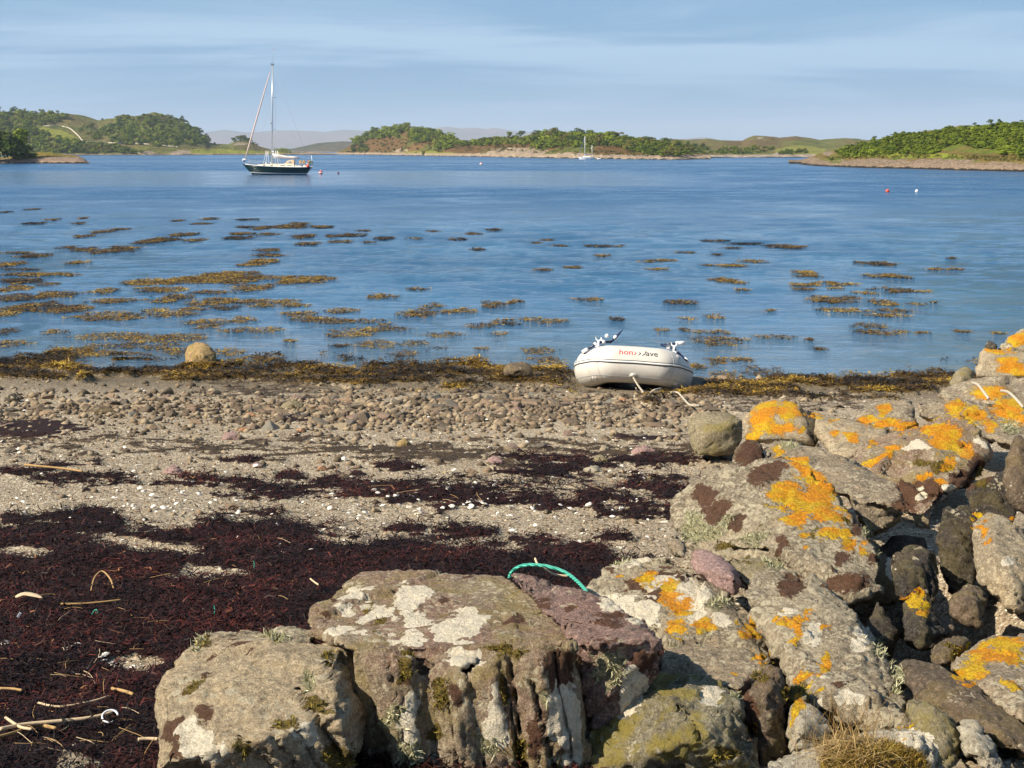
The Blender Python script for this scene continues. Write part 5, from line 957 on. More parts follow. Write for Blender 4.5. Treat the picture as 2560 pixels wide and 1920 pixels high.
# ------------------------------------------------------------------ seaweed
DARKW = frond_mat('wrack_dark', [(0, (.007, .004, .004)), (.45, (.020, .008, .006)), (.74, (.060, .013, .011)), (.94, (.12, .030, .018)), (1, (.28, .14, .06))], .6, .18)
BROWNW = frond_mat('wrack_brown', [(0, (.016, .012, .008)), (.5, (.050, .032, .016)), (.85, (.11, .07, .03)), (1, (.20, .15, .07))], .6, .4)
WEED = frond_mat('rockweed', [(0, (.014, .009, .003)), (.35, (.050, .027, .005)), (.65, (.15, .085, .009)), (.9, (.30, .18, .015)), (1, (.42, .28, .035))], .5, .3)
def lay(name, X, Y, Z, mat, L, Wd, rnd, label, cat, lift, up=.5, seg=2):
    n = len(X); a = rng.uniform(0, 6.28, n); dd = np.stack([np.cos(a), np.sin(a), rng.normal(size=n) * up * .6], 1); dd /= np.linalg.norm(dd, axis=1)[:, None]
    nn = np.stack([rng.normal(size=n) * up, rng.normal(size=n) * up, np.ones(n)], 1); nn -= dd * (nn * dd).sum(1)[:, None]; nn /= np.linalg.norm(nn, axis=1)[:, None]
    org = np.array([X.mean(), Y.mean(), Z.min()]); Pp = np.stack([X, Y, Z + lift], 1) - org
    V, Fq, at_ = ribbons(Pp, dd, nn, L, Wd, rng.normal(size=n) * .16, rnd, seg, .5, rng.normal(size=n) * .4)
    o = add(name, mesh_np(name, V, Fq, mat, {'rnd': at_}, False), loc=org); return tag(o, label, cat, None, 'stuff')
X, Y, Z, px, py = world_samples(620000, 4.75, 13.5)
sel = rng.uniform(0, 1, len(X)) < np.minimum(1, (7 / Y) ** 2.2) ; X, Y, Z, px, py = [a[sel] for a in (X, Y, Z, px, py)]
q = xz(X, Y); w = wrack(px, py, q); keep = rng.uniform(0, 1, len(X)) < w ** 1.2 * .66; X, Y, Z, q, w = X[keep], Y[keep], Z[keep], q[keep], w[keep]
n = len(X)
tone = np.clip(.36 + fbm(q * 2.6, 4, 71) * .9 + rng.normal(size=n) * .20, 0, 1)
sc_ = np.maximum(1.08, Y / 7) ** .6
lay('dark_red_seaweed', X, Y, Z + w * .02, DARKW, rng.uniform(.018, .055, n) * sc_, rng.uniform(.0018, .0048, n) * sc_, tone, 'tangled dark red seaweed washed up in thick bands across the beach', 'seaweed', rng.uniform(0, 1, n) ** 1.4 * .040 * np.clip(.3 + 1.6 * (fbm(q * 4, 3, 72) + .35), .2, 2) * np.clip(8 / Y, .5, 1), .40)
X, Y, Z, px, py = world_samples(420000, 8, 22)
q = xz(X, Y); w = wrack_brown(px, py, q); keep = rng.uniform(0, 1, len(X)) < w ** 1.6 * .6; X, Y, Z, q, w = X[keep], Y[keep], Z[keep], q[keep], w[keep]; n = len(X)
lay('brown_seaweed', X, Y, Z + w * .012, BROWNW, rng.uniform(.025, .065, n), rng.uniform(.003, .006, n), np.clip(.4 + rng.normal(size=n) * .25, 0, 1), 'thin brown dried seaweed strewn in lines over the shingle', 'seaweed', rng.uniform(0, .008, n), .16)
X, Y, Z, px, py = world_samples(240000, 17, 25)
q = xz(X, Y); w = weed_line(px, py, q); keep = (rng.uniform(0, 1, len(X)) < w ** 1.2 * .8); X, Y, Z, q, w, py = X[keep], Y[keep], Z[keep], q[keep], w[keep], py[keep]; n = len(X)
mound = (.07 + fbm(q * 2.2, 3, 61) * .12) * w
lay('rockweed_bank', X, Y, np.maximum(Z, -.02) + mound, WEED, rng.uniform(.04, .10, n), rng.uniform(.006, .012, n), np.clip(.36 + fbm(q * 1.6, 4, 73) * 2.0 + rng.normal(size=n) * .20, 0, 1), 'bank of yellow brown rockweed heaped along the waterline', 'seaweed', rng.uniform(0, .02, n), .3)

for k, (cx, cy, rx, ry) in enumerate(patches):
    Yc = F * HC / (cy - H0); Xc = (cx - 1280) * Yc / F; ax = rx * Yc / F * (1.3 if cx < 900 and cy > 660 else 1.1); ay = ry * Yc * Yc / (F * HC) * 1.05
    n = int(min(1100, max(60, ax * ay * 3.14 * 320 * min(1, (40 / Yc) ** 1.4)))) * 2
    r = np.sqrt(rng.uniform(0, 1, n)); a = rng.uniform(0, 6.28, n); x = np.cos(a) * r * ax * 1.2; y = np.sin(a) * r * ay * 1.2
    q = xz(x + Xc, y + Yc, k * 3.3); fs = 1 / max(ax * .45, .12); d_ = (x / ax) ** 2 + (y / ay) ** 2 + fbm(q * np.array([fs, fs * ax / max(ay, .1), 1]), 4, 81) * 3.3
    kp = d_ < .82; x, y = x[kp], y[kp]; n = len(x)
    if n < 8: x, y = np.cos(a[:20]) * ax * .5 * r[:20], np.sin(a[:20]) * ay * .5 * r[:20]; n = 20
    aa = rng.uniform(0, 6.28, n); dd = np.stack([np.cos(aa), np.sin(aa), np.abs(rng.normal(size=n)) * .06], 1); dd /= np.linalg.norm(dd, axis=1)[:, None]
    nn = np.stack([rng.normal(size=n) * .22, rng.normal(size=n) * .22, np.ones(n)], 1); nn -= dd * (nn * dd).sum(1)[:, None]; nn /= np.linalg.norm(nn, axis=1)[:, None]
    scl = max(1, (Yc / 26) ** .75); tone = np.clip((.66 if Yc < 45 else .46) + (-.22 if k % 7 == 3 else 0) + fbm(q[kp][:n] * 2 if kp.sum() == n else xz(x, y), 3, 82) * .9 + rng.normal(size=n) * .2, 0, 1)
    V, Fq, at_ = ribbons(np.stack([x, y, rng.uniform(-.006, .008, n) * scl], 1), dd, nn, rng.uniform(.04, .11, n) * scl, rng.uniform(.007, .014, n) * scl, rng.normal(size=n) * .16, tone, 2, .4, rng.normal(size=n) * .25)
    V[:, 2] = np.minimum(V[:, 2], .016 * scl)
    o = add('floating_rockweed', mesh_np('floating_rockweed', V, Fq, WEED, {'rnd': at_}, False), loc=(Xc, Yc, 0))
    lb = ('far patch of dark rockweed breaking the surface of the left bay' if cx < 1100 else 'far patch of dark rockweed breaking the surface of the right bay') if cy < 620 else ('yellow brown rockweed patch in the crowded weed of the left shallows' if cx < 700 else 'rockweed patch floating in the middle shallows left of the dinghy' if cx < 1430 else 'rockweed patch floating behind or right of the dinghy' if cx < 1950 else 'rockweed patch floating in the shallows off the rock pile')
    o.location.z = .012 + .012 * smooth(26, 70, Yc) ; tag(o, lb, 'seaweed', 'rockweed patches floating on the bay')
# reflections need a dark ragged weed mass under the largest banks: covered by the fronds themselves

# ------------------------------------------------------------------ straw, sticks and flotsam on the weed
STRAW = plain('dry_straw', (.34, .22, .10), .8, .1, .4, 30); WOOD = plain('driftwood', (.52, .40, .26), .8, .15, .2, 25, bump=.004); ROPEG = M('turquoise_rope', .55, .4)
tw = ROPEG.n('ShaderNodeTexWave', bands_direction='DIAGONAL'); tw.inputs['Scale'].default_value = 42; tw.inputs['Distortion'].default_value = 1.2; ROPEG.l(ROPEG.tc.outputs['Object'], tw.inputs['Vector'])
ROPEG = ROPEG.done(ROPEG.mix(tw.outputs['Fac'], (.02, .22, .16), (.10, .55, .42)), ROPEG.bump(tw.outputs['Fac'], .004, 1))
ROPEW = M('pale_rope', .7, .3); tw = ROPEW.n('ShaderNodeTexWave', bands_direction='DIAGONAL'); tw.inputs['Scale'].default_value = 30; ROPEW.l(ROPEW.tc.outputs['Object'], tw.inputs['Vector'])
ROPEW = ROPEW.done(ROPEW.mix(tw.outputs['Fac'], (.36, .31, .23), (.66, .60, .49)), ROPEW.bump(tw.outputs['Fac'], .005, 1))
def strand(pts, r, mat, name, label, cat, lift=.03, group=None, heights=None, taper=False, n=8):
    w = [ground(x, y) + Vector((0, 0, lift + (heights[i] if heights else 0))) for i, (x, y) in enumerate(pts)]; base = w[0].copy()
    sp_ = spline([p - base for p in w], 6); rr = [r * (1 - .6 * i / len(sp_)) for i in range(len(sp_))] if taper else r
    o = add(name, tube(sp_, rr, n, mat, name), loc=base); return tag(o, label, cat, group)
strand([(150, 1537), (200, 1537), (250, 1533), (303, 1527)], .0045, STRAW, 'straw', 'straight straw lying right of the driftwood flake', 'straw', .05)
strand([(62, 1182), (100, 1186), (160, 1192), (206, 1199)], .008, STRAW, 'straw', 'long straw lying on the dark weed line far left', 'straw', .06)
strand([(0, 1868), (60, 1856), (150, 1847), (230, 1838), (290, 1822)], .007, WOOD, 'reed_stem', 'longest pale reed stem at the bottom left', 'reed', .06)
strand([(-10, 1882), (40, 1868), (90, 1850), (140, 1858)], .006, STRAW, 'reed_stem', 'yellow reed stem crossing under the longest one at the left edge', 'reed', .05)
strand([(14, 1838), (50, 1862), (80, 1868)], .005, WOOD, 'reed_stem', 'short pale reed stem slanting down to the longest one', 'reed', .06)
strand([(95, 1792), (150, 1802), (230, 1788), (272, 1775)], .004, WOOD, 'twig', 'grey twig curving over the weed above the longest reed', 'twig', .05)
strand([(0, 1755), (30, 1756), (55, 1760)], .005, STRAW, 'straw', 'thick straw at the left edge above the reeds', 'straw', .05)
strand([(228, 1503), (236, 1487), (255, 1480), (275, 1488), (284, 1497)], .004, STRAW, 'straw', 'arched bundle of straw above the straight straw', 'straw', .05, None, [0, .03, .05, .03, 0])
strand([(280, 1755), (310, 1762), (333, 1770)], .006, STRAW, 'straw', 'orange yellow straw left of the layered block', 'straw', .05)
strand([(345, 1895), (370, 1893), (395, 1894)], .006, WOOD, 'stick', 'short white stick against the foot of the layered block', 'stick', .06)
strand([(776, 1500), (785, 1508), (796, 1516)], .004, WOOD, 'stick', 'small white stick against the left end of the spotted slab', 'stick', .1)
rs2 = random.Random(21)
STR = []
for k in range(6):
    c_ = rs2.uniform(-.25, .25); STR.append(tube(spline([(-.5, 0, 0), (-.15, c_ * .4, (.01 + .05 * (k % 2))), (.2, c_ * .5, .03), (.5, 0, 0)], 3), .015, 5, STRAW if k % 3 else WOOD, 'straw'))
for k in range(86):
    if k < 56: x = rs2.uniform(0, 430) ** 1; y = rs2.uniform(1480, 1915); y = max(y, rs2.uniform(1500, 1915))
    elif k < 71: x = rs2.uniform(0, 900); y = rs2.uniform(1370, 1560)
    else: x = rs2.uniform(900, 1600); y = rs2.uniform(1230, 1275)
    g = ground(x, y); L_ = rs2.uniform(.04, .13) * (1 if k < 71 else 1.5); o = add('straw', rs2.choice(STR), loc=g + Vector((0, 0, .05))); o.scale = (L_, L_, min(L_, .08)); o.scale[1] = L_ * .8; o.rotation_euler = (rs2.uniform(-.3, .3), rs2.uniform(-.25, .25), rs2.uniform(0, 6.28))
    tag(o, 'short dry straw among the dark weed at the lower left' if k < 56 else 'short dry straw on the dark weed further up the beach' if k < 71 else 'short dry straw on the middle weed line', 'straw', 'short straws on the dark weed')
g = ground(75, 1528)
o = add('driftwood_flake', tube(spline([(-.065, -.005, 0), (-.03, .012, .01), (.02, .0, .008), (.065, -.02, 0)], 4), [.006, .014, .019, .021, .022, .021, .020, .019, .018, .016, .012, .008, .004][:13], 8, WOOD, 'driftwood_flake', flat=.35), loc=g + Vector((0, 0, .065))); tag(o, 'flat pale flake of driftwood on the dark weed at the left', 'driftwood')
PLAST = plain('white_plastic', (.66, .68, .72), .3, .5, .06)
g = ground(275, 1838); o = add('plastic_ring', torus(.026, .0035, PLAST, 'plastic_ring', .3, 5.4, axis='Z'), loc=g + Vector((0, 0, .065))); o.rotation_euler = (.5, .1, 0); tag(o, 'grey white plastic ring lying on the weed near the layered block', 'ring')
g = ground(48, 1572); o = add('plastic_scrap', box(.012, .006, .028, PLAST, 'plastic_scrap', bev=.002), loc=g + Vector((0, 0, .06))); o.rotation_euler = (.4, .5, .3); tag(o, 'small white plastic scrap standing in the weed at the left edge', 'litter')
for k, (x, y, lb) in enumerate(((236, 1565, 'tiny coil of turquoise twine on the weed at the left'), (536, 1563, 'turquoise twine end sticking up left of the layered block'), (635, 1445, 'turquoise scrap beside the bare gravel patch'))):
    g = ground(x, y); o = add('twine_scrap', tube(spline([(-.012, 0, 0), (0, .004, .018), (.012, -.002, .02), (.018, 0, .002)] if k == 0 else [(0, 0, 0), (.002, 0, .018), (-.002, .003, .034)], 4), .0025, 6, ROPEG, 'twine_scrap'), loc=g + Vector((0, 0, .05))); tag(o, lb, 'twine')
w0 = [P(*p) for p in ((1273, 1445, 7.0), (1278, 1432, 7.0), (1295, 1418, 6.95), (1325, 1412, 6.9), (1370, 1416, 6.85), (1415, 1432, 6.8), (1445, 1455, 6.7), (1468, 1480, 6.6))]
o = add('turquoise_rope', tube(spline([p - w0[0] for p in w0], 8), .0075, 12, ROPEG, 'turquoise_rope'), loc=w0[0]); tag(o, 'turquoise rope arching out of the weed behind the reddish slab', 'rope')
w0 = [P(*p) for p in ((1338, 1396, 6.95), (1345, 1412, 6.9), (1362, 1422, 6.9), (1385, 1436, 6.9), (1420, 1440, 6.9))]
o = add('twig', tube(spline([p - w0[0] for p in w0], 6), .005, 7, WOOD, 'twig'), loc=w0[0]); tag(o, 'forked tan twig crossing over the turquoise rope', 'twig')
for pts, lb in (([(2432, 957, 13.9), (2445, 962, 13.7), (2458, 978, 13.5), (2472, 997, 13.4)], 'left pale rope end hanging over the low rough rock'), ([(2503, 977, 13.8), (2520, 980, 13.5), (2538, 995, 13.3), (2558, 1018, 13.1)], 'right pale rope end hanging over the rocks at the photo edge')):
    w0 = [P(*p) for p in pts]; o = add('pale_rope', tube(spline([p - w0[0] for p in w0], 8), .012, 10, ROPEW, 'pale_rope'), loc=w0[0]); tag(o, lb, 'rope')

# moss cushion and dry grass on the bottom rock
GR = frond_mat('dry_grass', [(0, (.16, .09, .03)), (.5, (.36, .24, .09)), (1, (.55, .42, .20))], .7, .2)
GG = frond_mat('moss_cushion', [(0, (.06, .035, .008)), (.5, (.17, .11, .02)), (1, (.34, .25, .05))], .8, .1)
o0 = P(2185, 1900, 4.62); n = 5200; a = rng.uniform(0, 6.28, n); r = np.sqrt(rng.uniform(0, 1, n)); B = np.stack([np.cos(a) * r * .15, np.sin(a) * r * .12, .055 * (1 - r ** 2)], 1)
B[:, 2] += fbm(B * 18, 3, 91) * .05 - .02
dd = np.stack([np.cos(a) * .6, np.sin(a) * .6, np.ones(n)], 1) + rng.normal(size=(n, 3)) * .7; dd /= np.linalg.norm(dd, axis=1)[:, None]; nn = np.cross(dd, rng.normal(size=(n, 3))); nn /= np.linalg.norm(nn, axis=1)[:, None]
V, Fq, at_ = ribbons(B, dd, nn, rng.uniform(.01, .028, n), rng.uniform(.001, .0022, n), rng.normal(size=n) * .4, np.clip(.5 + fbm(B * 20, 3, 92) * 1.2 + rng.normal(size=n) * .2, 0, 1), 2)
o = add('moss_cushion', mesh_np('moss_cushion', V, Fq, GG, {'rnd': at_}, False), loc=o0); tag(o, 'orange brown moss cushion on the white streaked rock at the bottom edge', 'moss', None, 'stuff')
n = 620; a = rng.uniform(0, 6.28, n); r = np.sqrt(rng.uniform(0, 1, n)); B = np.stack([np.cos(a) * r * .12 - .05, np.sin(a) * r * .1, .06 * (1 - r ** 2)], 1)
dd = np.stack([rng.normal(size=n) * .9 - .25, rng.normal(size=n) * .6, np.abs(rng.normal(size=n)) * .4 + .12], 1); dd /= np.linalg.norm(dd, axis=1)[:, None]; nn = np.stack([dd[:, 0] * .3, dd[:, 1] * .3, -np.ones(n)], 1); nn -= dd * (nn * dd).sum(1)[:, None]; nn /= np.linalg.norm(nn, axis=1)[:, None]
V, Fq, at_ = ribbons(B, dd, nn, rng.uniform(.03, .09, n), rng.uniform(.0007, .0013, n), rng.uniform(.1, .7, n), rng.uniform(0, 1, n), 4)
o = add('dry_grass', mesh_np('dry_grass', V, Fq, GR, {'rnd': at_}, False), loc=o0); tag(o, 'tuft of dry yellow grass growing through the moss cushion', 'grass', None, 'stuff')
n = 46; B = np.stack([rng.uniform(-.24, .02, n), rng.uniform(-.05, .05, n), rng.uniform(0, .04, n)], 1); dd = np.stack([rng.normal(size=n) * .25, rng.normal(size=n) * .15, np.ones(n)], 1); dd /= np.linalg.norm(dd, axis=1)[:, None]; nn = np.cross(dd, np.array([0, 1., 0])) * rng.choice([-1, 1], n)[:, None]
V, Fq, at_ = ribbons(B, dd, np.cross(dd, nn), rng.uniform(.10, .19, n), np.full(n, .0007), rng.normal(size=n) * .15, rng.uniform(0, .5, n), 5, .2, rng.normal(size=n) * .1)
o = add('grass_stalks', mesh_np('grass_stalks', V, Fq, GR, {'rnd': at_}, False), loc=o0); tag(o, 'thin reddish seed stalks of grass standing left of the moss cushion', 'grass', None, 'stuff')

# ------------------------------------------------------------------ the inflatable dinghy
PVC = M('dinghy_fabric', .42, .4); pn = PVC.noise(3, 5, .6); PVC = PVC.done(PVC.mix(PVC.rng(PVC.noise(7, 6, .7), .45, .7, 0, .5), PVC.mix(pn, (.55, .52, .47), (.63, .60, .55)), (.46, .40, .32)), PVC.bump(PVC.noise(5, 3, .5), .01, .4))
PVCW = plain('white_rubber', (.74, .73, .70), .4, .4, .05); NAVY = plain('navy_plastic', (.012, .022, .06), .35, .5, .2); PIPE = plain('dark_piping', (.03, .03, .04), .5, .3, .1); WHT = plain('white_nylon', (.80, .80, .80), .3, .5, .04); STEEL = plain('steel', (.55, .55, .56), .25, .6, .05, metal=1.)
RED = plain('logo_red', (.62, .02, .03), .5, .3, .05); BLK = plain('logo_black', (.03, .03, .04), .5, .3, .05); GREYF = plain('grey_floor', (.30, .31, .33), .6, .3, .1)
DY = 19.65; dk = empty('dinghy', (P(1583, 915, DY).x, DY, .045), (R_(-3.4), R_(3.4), R_(-3)))
tag(dk, 'pale grey inflatable dinghy hauled bow first onto the weed at the waterline', 'dinghy')
TR = .225
half = [(0, 0, .42), (.26, .0, .415), (.32, .02, .41), (.38, .07, .395), (.45, .17, .36), (.49, .28, .33), (.515, .42, .30), (.52, .7, .262), (.52, 1.2, .245), (.52, 1.8, .24), (.52, 2.1, .24)]
pathD = [Vector((-x, y, z)) for x, y, z in reversed(half[1:])] + [Vector(h) for h in half]
rD = [TR * k for k in ([.72, .97] + [1] * (len(half) - 3))]; rD = rD + [TR] + rD[::-1]
def dense(path, k=4):
    return spline(path, k)
pdn = dense(pathD, 4); rdn = list(np.interp(np.linspace(0, 1, len(pdn)), np.linspace(0, 1, len(rD)), rD))
add('tube', tube(pdn, rdn, 40, PVC, 'tube'), dk)
def frame(i, path):
    t = (path[min(i + 1, len(path) - 1)] - path[max(i - 1, 0)]).normalized(); out_ = t.cross(Vector((0, 0, 1))).normalized(); up_ = out_.cross(t); return t, out_, up_
def on_tube(s_, ang, off=0.):
    """s_ = index (float) along the tube; ang 0 = outward, 90 = top"""
    i = int(s_); f = s_ - i; i = max(0, min(i, len(pdn) - 2)); p = pdn[i].lerp(pdn[i + 1], f); t, o_, u_ = frame(i, pdn); t2, o2, u2 = frame(i + 1, pdn); o_ = o_.lerp(o2, f); u_ = u_.lerp(u2, f)
    r = rdn[i] * (1 - f) + rdn[i + 1] * f + off; return p + (o_ * math.cos(R_(ang)) + u_ * math.sin(R_(ang))) * r
nD = len(pdn)
def along(ang, off, r, name, mat, i0=0, i1=None, n=8, flat=1.):
    return add(name, tube([on_tube(i, ang, off) for i in range(i0, (i1 or nD))], r, n, mat, name, flat=flat), dk)
tck = on_tube(nD / 2, 90); 
if tck.z < pdn[nD // 2].z: TR = TR
sgn = 1 if on_tube(nD / 2, 0).y < pdn[nD // 2].y else -1          # make "outward" point away from the boat's middle
def A_(a): return a if sgn > 0 else 180 - a
along(A_(12), .000, .014, 'rubbing_strake', PVCW, flat=.9); along(A_(16.2), .002, .0048, 'piping', PIPE); along(A_(7.9), .002, .0055, 'piping', PIPE); along(A_(-36), -.0005, .003, 'seam', GREYF)
for i in (nD // 2 - 9, nD // 2 + 9):
    add('seam', tube([on_tube(i, A_(a), -.0005) for a in range(-60, 200, 10)], .0032, 6, plain('seam_grey', (.42, .41, .39), .5), 'seam'), dk)
# inside: floor, keel, thwart, transom
bm = bmesh.new(); rows = []
for y_, w_, z_ in ((.18, .25, .22), (.5, .40, .12), (1.2, .42, .08), (2.0, .42, .08)):
    rows.append([bm.verts.new((x * w_, y_, z_ - (.09 if x == 0 else 0))) for x in (-1, -.5, 0, .5, 1)])
for a, b in zip(rows, rows[1:]):
    for k in range(4): bm.faces.new((a[k], a[k + 1], b[k + 1], b[k]))
rf = bmesh.ops.extrude_face_region(bm, geom=bm.faces[:]); bmesh.ops.translate(bm, verts=[g for g in rf['geom'] if isinstance(g, bmesh.types.BMVert)], vec=(0, 0, .05)); bmesh.ops.recalc_face_normals(bm, faces=bm.faces[:])
add('floor', bm_me('floor', bm, GREYF), dk)
add('transom', box(.72, .03, .36, GREYF, 'transom', (0, 1.92, .28), .006), dk); add('thwart', box(1.0, .22, .025, plain('thwart_board', (.5, .5, .5), .5), 'thwart', (0, 1.15, .40), .006), dk)
# bow towing patch, ring and side rings
def patch(s_, ang, rr, name, mat, th=.010, n=20):
    c = on_tube(s_, A_(ang)); i = int(s_); _, o_, u_ = frame(min(i, nD - 2), pdn); nrm = (on_tube(s_, A_(ang), .1) - c).normalized(); t = (on_tube(s_ + .5, A_(ang)) - on_tube(s_ - .5, A_(ang))).normalized(); b = nrm.cross(t)
    bm = bmesh.new(); vs = [bm.verts.new(c + t * math.cos(k / n * 6.2832) * rr + b * math.sin(k / n * 6.2832) * rr * .8 - nrm * rr * rr * 1.2) for k in range(n)]; top = bm.verts.new(c + nrm * th)
    mid = [bm.verts.new(c + t * math.cos(k / n * 6.2832) * rr * .7 + b * math.sin(k / n * 6.2832) * rr * .56 + nrm * th * .8) for k in range(n)]
    for k in range(n): bm.faces.new((vs[k], vs[(k + 1) % n], mid[(k + 1) % n], mid[k])); bm.faces.new((mid[k], mid[(k + 1) % n], top))
    add(name, bm_me(name, bm, mat, True), dk); return c, nrm
c, nm = patch(nD / 2 - .8, -33, .055, 'towing_patch', PVC, .016); e = add('towing_ring', torus(.034, .006, STEEL, 'towing_ring', axis='Y'), dk, c + nm * .02); e.rotation_euler = (.7, 0, 0)
for s_, a_ in ((nD / 2 - 13.5, -48), (nD / 2 + 13.5, -50)):
    c, nm = patch(s_, a_, .045, 'ring_patch', PVC, .012); e = add('side_ring', torus(.036, .004, STEEL, 'side_ring', axis='Y'), dk, c + nm * .012); e.rotation_euler = (.5, 0, .4)
patch(nD / 2 + 11.5, 46, .042, 'valve_patch', plain('valve_grey', (.50, .50, .49), .4), .012)
# rowlocks and stowed oars (white fittings, navy handles and blades)
for sd in (-1, 1):
    s_ = nD / 2 + sd * 15.2; b = on_tube(s_, 90)
    rl = add('rowlock', box(.07, .09, .025, WHT, 'rowlock', (0, 0, .012), .008), dk, b)
    add('rowlock_pin', tube([(0, 0, .0), (0, 0, .085)], .014, 10, WHT, 'rowlock_pin'), rl); add('rowlock_horn', torus(.034, .010, WHT, 'rowlock_horn', math.pi * .9, math.pi * 2.1, 14, 8, 'Y', (0, 0, .12)), rl)
    if sd < 0:
        L_ = [b + Vector((-.13, .0, -.03)), b + Vector((.0, .05, .065)), b + Vector((.16, .1, .075)), b + Vector((.30, .16, .24))]
    else:
        L_ = [b + Vector((.13, .0, -.06)), b + Vector((.0, .05, .055)), b + Vector((-.16, .1, .09)), b + Vector((-.26, .14, .10))]
    oar = add('oar', tube([L_[0], L_[1], L_[2]], .017, 10, NAVY, 'oar'), dk)
    add('oar_collar', tube([L_[1].lerp(L_[2], .25), L_[1].lerp(L_[2], .5)], .028, 12, WHT, 'oar_collar'), oar); add('oar_collar', tube([L_[0].lerp(L_[1], .62), L_[0].lerp(L_[1], .8)], .025, 12, WHT, 'oar_collar'), oar)
    add('oar_grip', tube([L_[0], L_[0] + (L_[0] - L_[1]).normalized() * .075], .030, 12, WHT, 'oar_grip'), oar)
    if sd < 0:
        add('oar_blade', tube([L_[2], L_[2].lerp(L_[3], .3), L_[2].lerp(L_[3], .7), L_[3]], [.018, .034, .026, .004], 12, NAVY, 'oar_blade', flat=.45), oar)
        add('oar_joint', ball(.030, WHT, 'oar_joint', L_[2].lerp(L_[3], .35)), oar); add('grey_shaft_cap', ball(.028, WHT, 'grey_shaft_cap', b + Vector((.10, .03, .15))), oar)
    else:
        q0 = b + Vector((-.12, .03, .10)); add('second_grip', tube([q0, q0 + Vector((.16, 0, .02))], .012, 10, NAVY, 'second_grip'), oar); add('white_handle', tube([q0 + Vector((.14, 0, .02)), q0 + Vector((.25, 0, .035))], .026, 12, WHT, 'white_handle'), oar)
    add('grab_line', tube(spline([b + Vector((-.06 * sd, 0, .03)), b + Vector((.02 * sd, -.06, .0)), b + Vector((.12 * sd, -.08, -.05)), b + Vector((.17 * sd, -.06, -.08))], 5), .010, 8, NAVY, 'grab_line'), dk)
# lettering on the bow, wrapped round the tube
def lettering(txt, x0, hgt, mat, name, wscale=1., ital=0.):
    cu = bpy.data.curves.new('t', 'FONT'); cu.body = txt; cu.size = 1; cu.resolution_u = 4; to = bpy.data.objects.new('t', cu); COL.objects.link(to)
    me = bpy.data.meshes.new_from_object(to.evaluated_get(bpy.context.evaluated_depsgraph_get())); bpy.data.objects.remove(to)
    xs = [v.co.x for v in me.vertices]; a0 = min(xs); wd = (max(xs) - a0) * hgt * 1.32 * wscale
    bm = bmesh.new(); bm.from_mesh(me); bmesh.ops.triangulate(bm, faces=bm.faces[:]); bmesh.ops.subdivide_edges(bm, edges=[e for e in bm.edges if e.calc_length() > .12], cuts=2)
    cen = pdn[nD // 2]
    for v in bm.verts:
        x = x0 + (v.co.x - a0) * hgt * 1.32 * wscale + ital * v.co.y * hgt; ang = R_(36) + v.co.y * hgt * 1.32 / TR; zc = np.interp(abs(x), [0, .26, .32], [.42, .415, .41])
        v.co = Vector((x, -math.cos(ang) * (TR + .0035), zc + math.sin(ang) * (TR + .0035)))
    bmesh.ops.recalc_face_normals(bm, faces=bm.faces[:]); add(name, bm_me(name, bm, mat), dk); return x0 + wd
xx = lettering('hon', -.205, .085, RED, 'red_lettering') + .012
for k, (mt, dx_) in enumerate(((RED, 0), (BLK, .055), (BLK, .105))):
    pts = []
    for t_ in ((0, .055), (.03, .030), (.004, .0)) if k < 2 else ((.045, .068), (.03, .02), (.0, .0)):
        x = xx + dx_ + t_[0]; ang = R_(36) + t_[1] / TR; pts.append(Vector((x, -math.cos(ang) * (TR + .003), .418 + math.sin(ang) * (TR + .003))))
    add('logo_wave_mark', tube(pts, [.002, .0055, .003] if k < 2 else .0045, 6, mt, 'logo_wave_mark'), dk)
lettering('ave', xx + .150, .085, BLK, 'black_lettering')
# painter: from the bow ring down on to the weed, and its far end by the tan boulder
bp = dk.matrix_basis @ (on_tube(nD / 2 - .8, A_(-33), .03))
def rope(pts, r, name, label):
    b0 = pts[0].copy(); o = add(name, tube(spline([p - b0 for p in pts], 8), r, 10, ROPEW, name), loc=b0); return tag(o, label, 'rope')
def gz(px_, py_, h=.04): g = ground(px_, py_); return g + Vector((0, 0, h))
k1 = P(1608, 980, bp.y - .12)
rope([bp, bp.lerp(k1, .5) + Vector((0, 0, -.01)), k1, P(1618, 992, bp.y - .2), gz(1632, 999, .1), gz(1652, 993, .1)], .012, 'painter_rope', 'pale rope hanging from the bow ring of the dinghy on to the weed')
rope([k1 + Vector((0, -.01, 0)), P(1598, 983, bp.y - .15), gz(1590, 992, .1)], .010, 'rope_tail', 'short loose tail of the knot below the dinghy bow')
rope([gz(1677, 1003, .1), gz(1695, 1004, .1), gz(1710, 1016, .08), gz(1725, 1026, .06), gz(1748, 1028, .06)], .011, 'rope_end', 'pale rope end lying beside the smooth tan boulder')

# ------------------------------------------------------------------ the green sailing yacht
GRN = plain('dark_green_hull', (.006, .028, .026), .18, .5, .1, .5); CREAM = plain('cream_deck', (.74, .68, .55), .5, .3, .06, 1); WHB = plain('white_stripe', (.78, .78, .78), .4); TANC = plain('tan_canvas', (.62, .46, .30), .8, .2, .1, 3); SAILC = plain('sail_cover', (.74, .70, .66), .8, .2, .06, 2)
GEN = plain('furled_genoa_strip', (.60, .44, .38), .8, .2, .1, 1); ALU = plain('mast_alloy', (.46, .50, .52), .35, .5, .06, 1, metal=.5); WIN = plain('dark_window', (.02, .025, .03), .1, .6); WIRE = plain('rigging_wire', (.35, .36, .38), .4, .4); YEL = plain('yellow_foam', (.65, .36, .03), .7, .2); ORG = plain('red_fender_vinyl', (.72, .09, .05), .4, .4); REDF = plain('flag_red', (.65, .04, .05), .8); WHF = plain('flag_white', (.8, .8, .8), .8); TEAK = plain('teak', (.22, .12, .06), .6)
